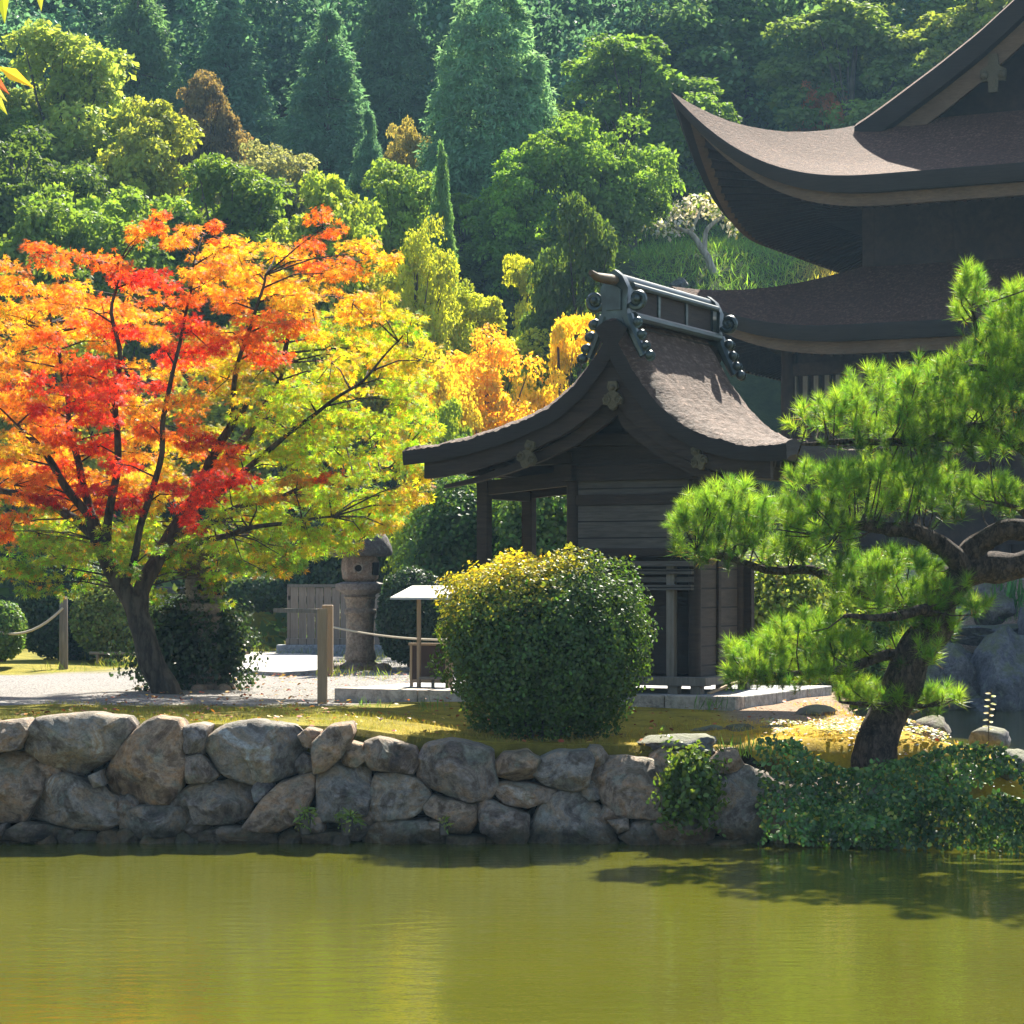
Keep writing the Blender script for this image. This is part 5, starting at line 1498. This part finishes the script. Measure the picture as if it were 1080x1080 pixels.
def broadleaf(seed, n_cl=150, per=190, size=.21, H=10.0, R=3.6, lo=.16, shape=1.0, tpl='quad', droop=.3):
    r = np.random.default_rng(seed)
    root = empty('template', (0, 0, -100))
    mb = MB()
    tr = limb(mb, [(0, 0, -.6), (.1, .1, H * .2), (-.1, .1, H * .45), (.1, 0, H * .8)], .26, .06, 9)
    cc, cr = [], []
    big = [unit(r.normal(size=3)) * r.uniform(.35, .8) for _ in range(9)]
    while len(cc) < n_cl:
        b_ = big[r.integers(0, 9)]
        q = b_ + unit(r.normal(size=3)) * r.uniform(.2, .5)
        if np.linalg.norm(q) > 1.02: continue
        zc = (q[2] * .5 + .5)
        p = np.array((q[0] * R, q[1] * R, H * (lo + (1 - lo) * zc) - .5))
        cc.append(p); cr.append(r.uniform(.35, .9) * (1.2 - .4 * zc))
        if r.uniform() < .22:
            a = tr[min(len(tr) - 1, int(len(tr) * min(.95, max(.15, p[2] / H - .18))))]
            limb(mb, [a, a * .5 + p * .5 + np.array((0, 0, -.2)), p], .07, .015, 6)
    cc, cr = np.array(cc), np.array(cr)
    P, N, s, c, T = clumps_to_leaves(cc, cr, per, size, tpl=tpl, droop=droop)
    me = leaf_mesh('crown', P, N, s, c, tpl, T)
    mb.build('trunk', M_bark, root, smooth=60)
    link('crown', me, M_leaf_bg, root)
    return root
def conifer(seed, H=12.0, R=2.7, n_cl=260, per=100, size=.24, pw=.75, lo=.04):
    r = np.random.default_rng(seed)
    root = empty('template', (0, 0, -100))
    mb = MB(); tr = limb(mb, [(0, 0, -.6), (0, 0, H * .5), (0, 0, H * .97)], .24, .03, 9)
    cc, cr = [], []
    for k in range(n_cl):
        t = 1 - (1 - r.uniform(0, 1)) ** .62
        zc = lo + (1 - lo) * t
        rad = R * (1 - t) ** pw * (r.uniform(.80, 1.04) if r.uniform() < .75 else r.uniform(.35, .7)) * min(1, .62 + t * 3.5)
        a = r.uniform(0, 6.283)
        cc.append((rad * math.cos(a), rad * math.sin(a), H * zc - .15 * rad)); cr.append(.34 + .42 * (1 - t))
        if k % 4 == 0: mb.tube([(0, 0, H * zc + .1), cc[-1]], [.04, .01], 5)
    cc += [(0, 0, H * f) for f in (.9, .95, .985)]; cr += [.35, .25, .15]
    P, N, s, c, T = clumps_to_leaves(np.array(cc), np.array(cr), per, size, flat=1.1, up=.1, tpl='slim', droop=.8, clumpvar=.14)
    me = leaf_mesh('crown', P, N, s * 1.25, c, 'slim', T)
    mb.build('trunk', M_bark, root, smooth=60)
    link('crown', me, M_leaf_bg, root)
    return root
TREE_KIND = {}
KSPEC = {'broad': [lambda: broadleaf(1), lambda: broadleaf(2, 165, 180, .19), lambda: broadleaf(3, 140, 195, .22)],
         'conifer': [lambda: conifer(5), lambda: conifer(6, pw=.85), ],
         'cypress': [lambda: conifer(8, R=3.0, n_cl=640, pw=.36, per=110, lo=.02, size=.22)],
         'fine': [lambda: broadleaf(9, 120, 190, .15, H=7, R=2.6, lo=.22, droop=-.2), lambda: broadleaf(10, 110, 200, .16, H=7, R=2.6, lo=.15, droop=-.2)]}
HD = {'broad': (10.0, 4.2), 'conifer': (12.0, 3.0), 'cypress': (12.0, 3.4), 'fine': (7.0, 3.1)}
used = {}
cnt = {}
def bg_tree(kind, px, py_top, wpx, d, col, label, name=None, cat='tree', group=None, zbase=None, rot=None):
    k = cnt.get(kind, 0); cnt[kind] = k + 1
    v = k % len(KSPEC[kind]); key = (kind, v)
    if key not in used:
        src = KSPEC[kind][v](); o = src; first = True; used[key] = src
    else:
        src = used[key]; o = src.copy(); COL.objects.link(o); first = False
    x = (px - 540) / F * d
    zb = gz(x, d) if zbase is None else zbase
    zt = CH + (YH - py_top) / F * d
    H, R = HD[kind]
    o.name = name or {'broad': 'broadleaf_tree', 'conifer': 'conifer_tree', 'cypress': 'cypress_tree', 'fine': 'young_maple'}[kind]
    o.location = (x, d, zb)
    o.rotation_euler = (0, 0, rng.uniform(0, 6.28) if rot is None else rot)
    sx = wpx / F * d / 2 / R * (1.5 if kind == 'broad' else 1.25 if kind == 'fine' else 1.18)
    if kind in ('broad', 'fine'): sx = max(sx, .48 * (zt - zb) / H)
    o.scale = (sx, sx, max(.2, (zt - zb) / H))
    tag(o, label, cat, group)
    if first: kids = [c for c in COL.objects if c.parent == src]
    else:
        kids = []
        for c in [c for c in COL.objects if c.parent == src]:
            q = c.copy(); COL.objects.link(q); q.parent = o; kids.append(q)
    for q in kids:
        if q.name.startswith('crown'): q.color = (col[0] * 2.7, col[1] * 2.5, col[2] * 1.6, 1) if 'conifer' not in kind and 'cypress' not in kind else (col[0] * 4.0, col[1] * 3.7, col[2] * 3.5, 1)  # far-haze brightness is put into the conifer colours
    return o
CON, BRD = 'conifers on the wooded hill', 'broadleaf trees on the wooded hill'
dk, md_, lt_, yg, ol = (.040, .072, .016), (.06, .105, .020), (.11, .16, .026), (.14, .17, .03), (.06, .075, .025)
blue = (.032, .074, .045)
# far rows first
for a in [('cypress', 518, -14, 146, 78, (.050, .105, .060), 'big solitary cone-shaped cypress at the top centre of the hillside'),
          ('cypress', 606, -4, 92, 98, blue, 'hazy rounded cypress just right of the big cone-shaped one'),
          ('conifer', 345, 12, 112, 86, blue, 'dark blue-green conifer above the tall red maple twig'),
          ('conifer', 240, -6, 130, 92, blue, 'tall dark conifer above the brownish tree'),
          ('conifer', 146, -30, 120, 90, (.03, .065, .03), 'conifer with sunlit tip at the upper left, beside the pale broadleaf'),
          ('conifer', 412, -50, 110, 94, (.028, .06, .03), 'tall conifer between the big cone-shaped cypress and the dark blue-green one'),
          ('conifer', 300, -70, 130, 104, blue, 'far conifer at the top edge between two darker ones'),
          ('conifer', 60, -60, 130, 106, blue, 'far conifer at the top edge above the pale broadleaf'),
          ('conifer', 200, -80, 120, 112, blue, 'farthest conifer at the top left, above the brownish tree'),
          ('conifer', 470, -80, 120, 112, blue, 'far conifer showing left of the tip of the big cypress'),
          ('conifer', 570, -90, 120, 114, blue, 'far conifer showing right of the tip of the big cypress'),
          ('conifer', 664, -60, 130, 108, blue, 'far conifer at the top edge behind the big broadleaf'),
          ('conifer', 390, -90, 120, 118, blue, 'farthest conifer at the top edge left of centre'),
          ('conifer', 465, 150, 52, 63, (.04, .085, .03), 'small conical tree standing alone below the big cypress'),
          ('conifer', 388, 118, 60, 76, blue, 'slim conifer at the foot of the dark blue-green one')]:
    bg_tree(*a, group=CON)
for a in [('broad', 62, 18, 190, 74, (.12, .17, .045), 'pale yellow-green broadleaf at the upper left'),
          ('broad', 10, 105, 170, 66, dk, 'dark broadleaf at the left edge below the pale one'),
          ('broad', 160, 96, 130, 70, (.13, .16, .03), 'yellowing broadleaf right of the pale one at the upper left'),
          ('broad', 218, 66, 74, 82, (.085, .068, .038), 'small brownish tree below the tall dark conifer'),
          ('broad', 120, 160, 180, 61, (.075, .13, .025), 'green broadleaf directly above the reddest part of the maple'),
          ('broad', 40, 200, 150, 58, md_, 'dark green tree right behind the left top of the maple'),
          ('broad', 240, 158, 170, 64, md_, 'mid-green broadleaf above the middle of the maple'),
          ('broad', 292, 132, 110, 77, (.10, .115, .07), 'greyish pale broadleaf on the slope left of centre'),
          ('broad', 340, 172, 130, 61, lt_, 'light green broadleaf above the right top of the maple'),
          ('broad', 420, 160, 120, 66, (.085, .14, .03), 'glossy light green broadleaf left of the small conical tree'),
          ('broad', 425, 108, 50, 80, (.14, .13, .05), 'small yellowish tree at the left foot of the big cypress'),
          ('broad', 490, 200, 90, 74, md_, 'shaded broadleaf below the big cypress'),
          ('broad', 664, 26, 170, 85, (.055, .105, .025), 'big leafy broadleaf left of the hall roof tip'),
          ('broad', 628, 96, 130, 74, (.07, .13, .025), 'broadleaf with lit crown edge right of the big cypress'),
          ('broad', 552, 152, 100, 73, (.075, .15, .022), 'bright green broadleaf at the foot of the big cypress'),
          ('broad', 612, 195, 100, 62, dk, 'dark broadleaf directly behind the shrine ridge'),
          ('broad', 735, 135, 130, 99, dk, 'dark tree behind the white-flecked tree'),
          ('broad', 596, 225, 110, 72, md_, 'shaded broadleaf behind the yellow-green sapling'),
          ('broad', 790, -30, 200, 97, (.05, .10, .03), 'broadleaf with pale shining leaves above the hall roof tip'),
          ('broad', 800, 90, 130, 101, (.032, .07, .024), 'dark broadleaf just over the upswept corner of the hall'),
          ('broad', 900, -10, 190, 90, (.07, .115, .035), 'light green broadleaf above the upper hall roof'),
          ('broad', 985, -60, 200, 98, (.06, .10, .032), 'tall far broadleaf above the curve of the hall gable'),
          ('broad', 930, 60, 140, 96, (.035, .07, .024), 'dark bushy broadleaf right above the hall hip'),
          ('broad', 1040, -40, 170, 90, (.10, .14, .035), 'yellow-green broadleaf at the top right corner'),
          ('broad', 745, -40, 170, 98, (.035, .075, .03), 'far broadleaf at the top edge right of centre'),
          ('broad', 866, 66, 56, 91, (.24, .10, .05), 'small rust-orange tree above the hall hip'),
          ('broad', 872, 116, 100, 100, (.03, .06, .02), 'dark shrubby tree just behind the hall hip'),
          ('broad', 1150, -30, 220, 88, md_, 'tree beyond the right edge behind the hall'),
          ('broad', -70, 60, 180, 72, md_, 'tree beyond the left edge behind the maple')]:
    bg_tree(*a, group=BRD)
YM = 'young maples behind the gravel'
for a in [('fine', 440, 222, 104, 60, (.20, .24, .03), 'lime green young maple right of the red maple top'),
          ('fine', 556, 254, 60, 66, (.24, .27, .03), 'small yellow-green sapling left of the shrine ridge horn'),
          ('fine', 515, 335, 150, 54, (.36, .25, .025), 'orange-yellow maple behind the left slope of the shrine roof'),
          ('fine', 590, 308, 100, 56, (.38, .32, .03), 'bright yellow maple touching the ridge end of the shrine'),
          ('fine', 485, 290, 76, 62, (.17, .22, .03), 'lime maple between the red maple and the orange-yellow one'),
          ('fine', 455, 400, 110, 47, (.10, .15, .02), 'green maple right beside the lowest lime leaves of the red maple'),
          ('fine', 400, 285, 110, 60, (.19, .22, .03), 'yellow-green maple half hidden behind the red maple'),
          ('fine', 60, 330, 180, 54, (.13, .16, .025), 'green maple hidden behind the left half of the red maple'),
          ('fine', 250, 330, 200, 56, (.13, .17, .025), 'green maple hidden behind the middle of the red maple'),
          ('fine', 520, 296, 120, 62, (.20, .24, .03), 'lime green maple rising behind the orange-yellow one'),
          ('fine', 462, 352, 90, 52, (.30, .26, .03), 'golden maple between the red maple and the orange-yellow one'),
          ('fine', 530, 440, 140, 46, (.05, .10, .015), 'dark green tree under the left eave of the shrine')]:
    bg_tree(*a, group=YM)
# white-flecked tree on the lawn behind the hall
WD = 78.0
wb = W(752, 300, WD); wb[2] = gz(wb[0], WD)
wt = empty('flowering_tree', tuple(wb)); tag(wt, 'small grey-trunked tree flecked with white blossom on the lawn behind the hall', 'tree')
wl = lambda px, py, dd=0: W(px, py, WD + dd) - wb
mb = MB()
limb(mb, [np.array((.1, 0, -.6)), wl(756, 296), wl(745, 272), wl(738, 255), wl(728, 246), wl(712, 240)], .17, .06, 8)
limb(mb, [wl(742, 266), wl(744, 246), wl(756, 232), wl(770, 228)], .10, .04, 7); limb(mb, [wl(728, 246), wl(735, 230), wl(740, 218)], .07, .03, 7)
mb.build('trunk', M_palebark, wt, smooth=60)
cc = np.array([wl(*q) for q in ((690, 242, -.3), (702, 230, .4), (716, 238, 0), (720, 222, .3), (735, 214, 0), (750, 212, -.3), (756, 224, .5), (768, 228, 0), (776, 236, .3), (742, 226, .6), (706, 246, .2), (782, 244, 0))])
P, N, s, c, T = clumps_to_leaves(cc, np.full(len(cc), .50), 85, .17, flat=.6)
k = rng.uniform(size=len(P)) < .6
c = jit((.22, .28, .05), len(P)); c[k] = jit((.78, .74, .70), int(k.sum()), .15, .04)
link('crown', leaf_mesh('crown', P, N, s, c, 'quad', T), M_shrub, wt)
# lawn on the terrace slope behind the hall, two rocks on it
def scatter(name, n, xr, yr, size, col, tpl, label, cat, keepf=None, hmax=.0, mat=None, rnd=.5):
    x, y = rng.uniform(*xr, n), rng.uniform(*yr, n)
    if keepf is not None: k = keepf(x, y); x, y = x[k], y[k]
    n = len(x); zz = ground_z(x, y) + (rng.uniform(0, 1, n) ** 1.2) * (hmax(x, y) if callable(hmax) else hmax)
    cc_ = col(x, y) if callable(col) else np.broadcast_to(np.array(col), (n, 3))
    T = rng.normal(0, rnd, (n, 3)) + np.array((0, 0, .8))
    me = leaf_mesh(name, np.stack([x, y, zz], -1), rng.normal(0, .6, (n, 3)) + np.array((0, -.5, .5)), size * rng.uniform(.6, 1.3, n), jit(cc_, n, .3, .1), tpl, T)
    o = link(name, me, mat or M_grass); tag(o, label, cat, kind='stuff')
lawn = lambda x, y: (x > 4.2) & (x < 17) & (y > 75.5) & (y < 88)
scatter('lawn_grass', 26000, (4, 18), (75, 90), .42, lambda x, y: np.array((.20, .36, .04)) * (1 - sstep(9, 10.5, x + sn(x, y, 4) * .6))[:, None] + np.array((.50, .42, .07)) * sstep(9, 10.5, x + sn(x, y, 4) * .6)[:, None], 'blade', 'bright sunlit grass slope behind the hall', 'grass')
rock('stone', 716, 300, 76, 22, 14, .7, 'small pale stone on the lawn left of the white-flecked tree', seed=41, sub=3)
rock('stone', 884, 270, 76, 70, 26, 1.2, 'grey rocks on the lawn beside the upper storey of the hall', seed=42)
# ground cover of the hill and the wood beyond the nearer trees
big = lambda x, y: 1.6 * np.clip(.5 + sn(x * .5, y * .5, 21), .1, 1.5)
scatter('undergrowth', 60000, (-34, 34), (48.5, 92), .30, lambda x, y: np.array([(.06, .11, .02), (.09, .15, .028), (.15, .18, .035)])[np.clip(((sn(x * .4, y * .4, 23) + 1) * 1.5).astype(int), 0, 2)], 'quad', 'mixed green undergrowth covering the hillside between the trees', 'undergrowth',
        lambda x, y: ~((x > 2.0) & (y < 88)), big, M_shrub, .8)
Ps, Ns_, Ss_, Cs_, Ts_ = [], [], [], [], []
for row, dd in enumerate((96, 103, 110, 117, 125, 134, 144, 156)):
    for px in np.arange(-60, 1200, 62):
        d = dd + rng.uniform(-3, 3); q = px + rng.uniform(-22, 22)
        x = (q - 540) / F * d; zb = gz(x, d)
        H = rng.uniform(8, 12); R = rng.uniform(1.9, 2.6)
        m = 46; t = rng.uniform(0, 1, m)
        con = q < 660 or rng.uniform() < .25
        rad = R * ((1 - t) ** .6 if con else np.sin(np.pi * np.clip(t * .85 + .12, 0, 1)) ** .6 * 1.25) * rng.uniform(.7, 1.05, m); a = rng.uniform(0, 6.283, m)
        cc = np.stack([x + rad * np.cos(a), d + rad * np.sin(a), zb + H * (.06 + .92 * t)], -1)
        P, N, s, c, T = clumps_to_leaves(cc, np.full(m, .75), 46, .27, clumpvar=.2)
        Ps.append(P); Ns_.append(N); Ss_.append(s); Ts_.append(T)
        base = 3.0 * np.array(blue if con else (.045, .085, .028)) * rng.uniform(.8, 1.25)
        Cs_.append(c * base)
me = leaf_mesh('forest', np.vstack(Ps), np.vstack(Ns_), np.concatenate(Ss_), np.vstack(Cs_), 'quad', np.vstack(Ts_))
o = link('forest', me, M_shrub); tag(o, 'hazy wood covering the far hillside', 'forest', kind='stuff')

# ------------------------------------------------------------------ the hazy air
m_, t_ = nmat('haze')
vp = nd(t_, 'VolumePrincipled')
vp.inputs['Color'].default_value = (.42, .72, 1.0, 1)
vp.inputs['Density'].default_value = 0.00034
vp.inputs['Anisotropy'].default_value = 0.1
oo = nd(t_, 'OutputMaterial'); t_.links.new(vp.outputs[0], oo.inputs['Volume'])
mb = MB(); mb.box(-95, 105, -35, 270, -2.2, 105)
hz = mb.build('haze', m_); hz['kind'] = 'stuff'; tag(hz, 'thin bluish haze filling the valley air', 'haze')
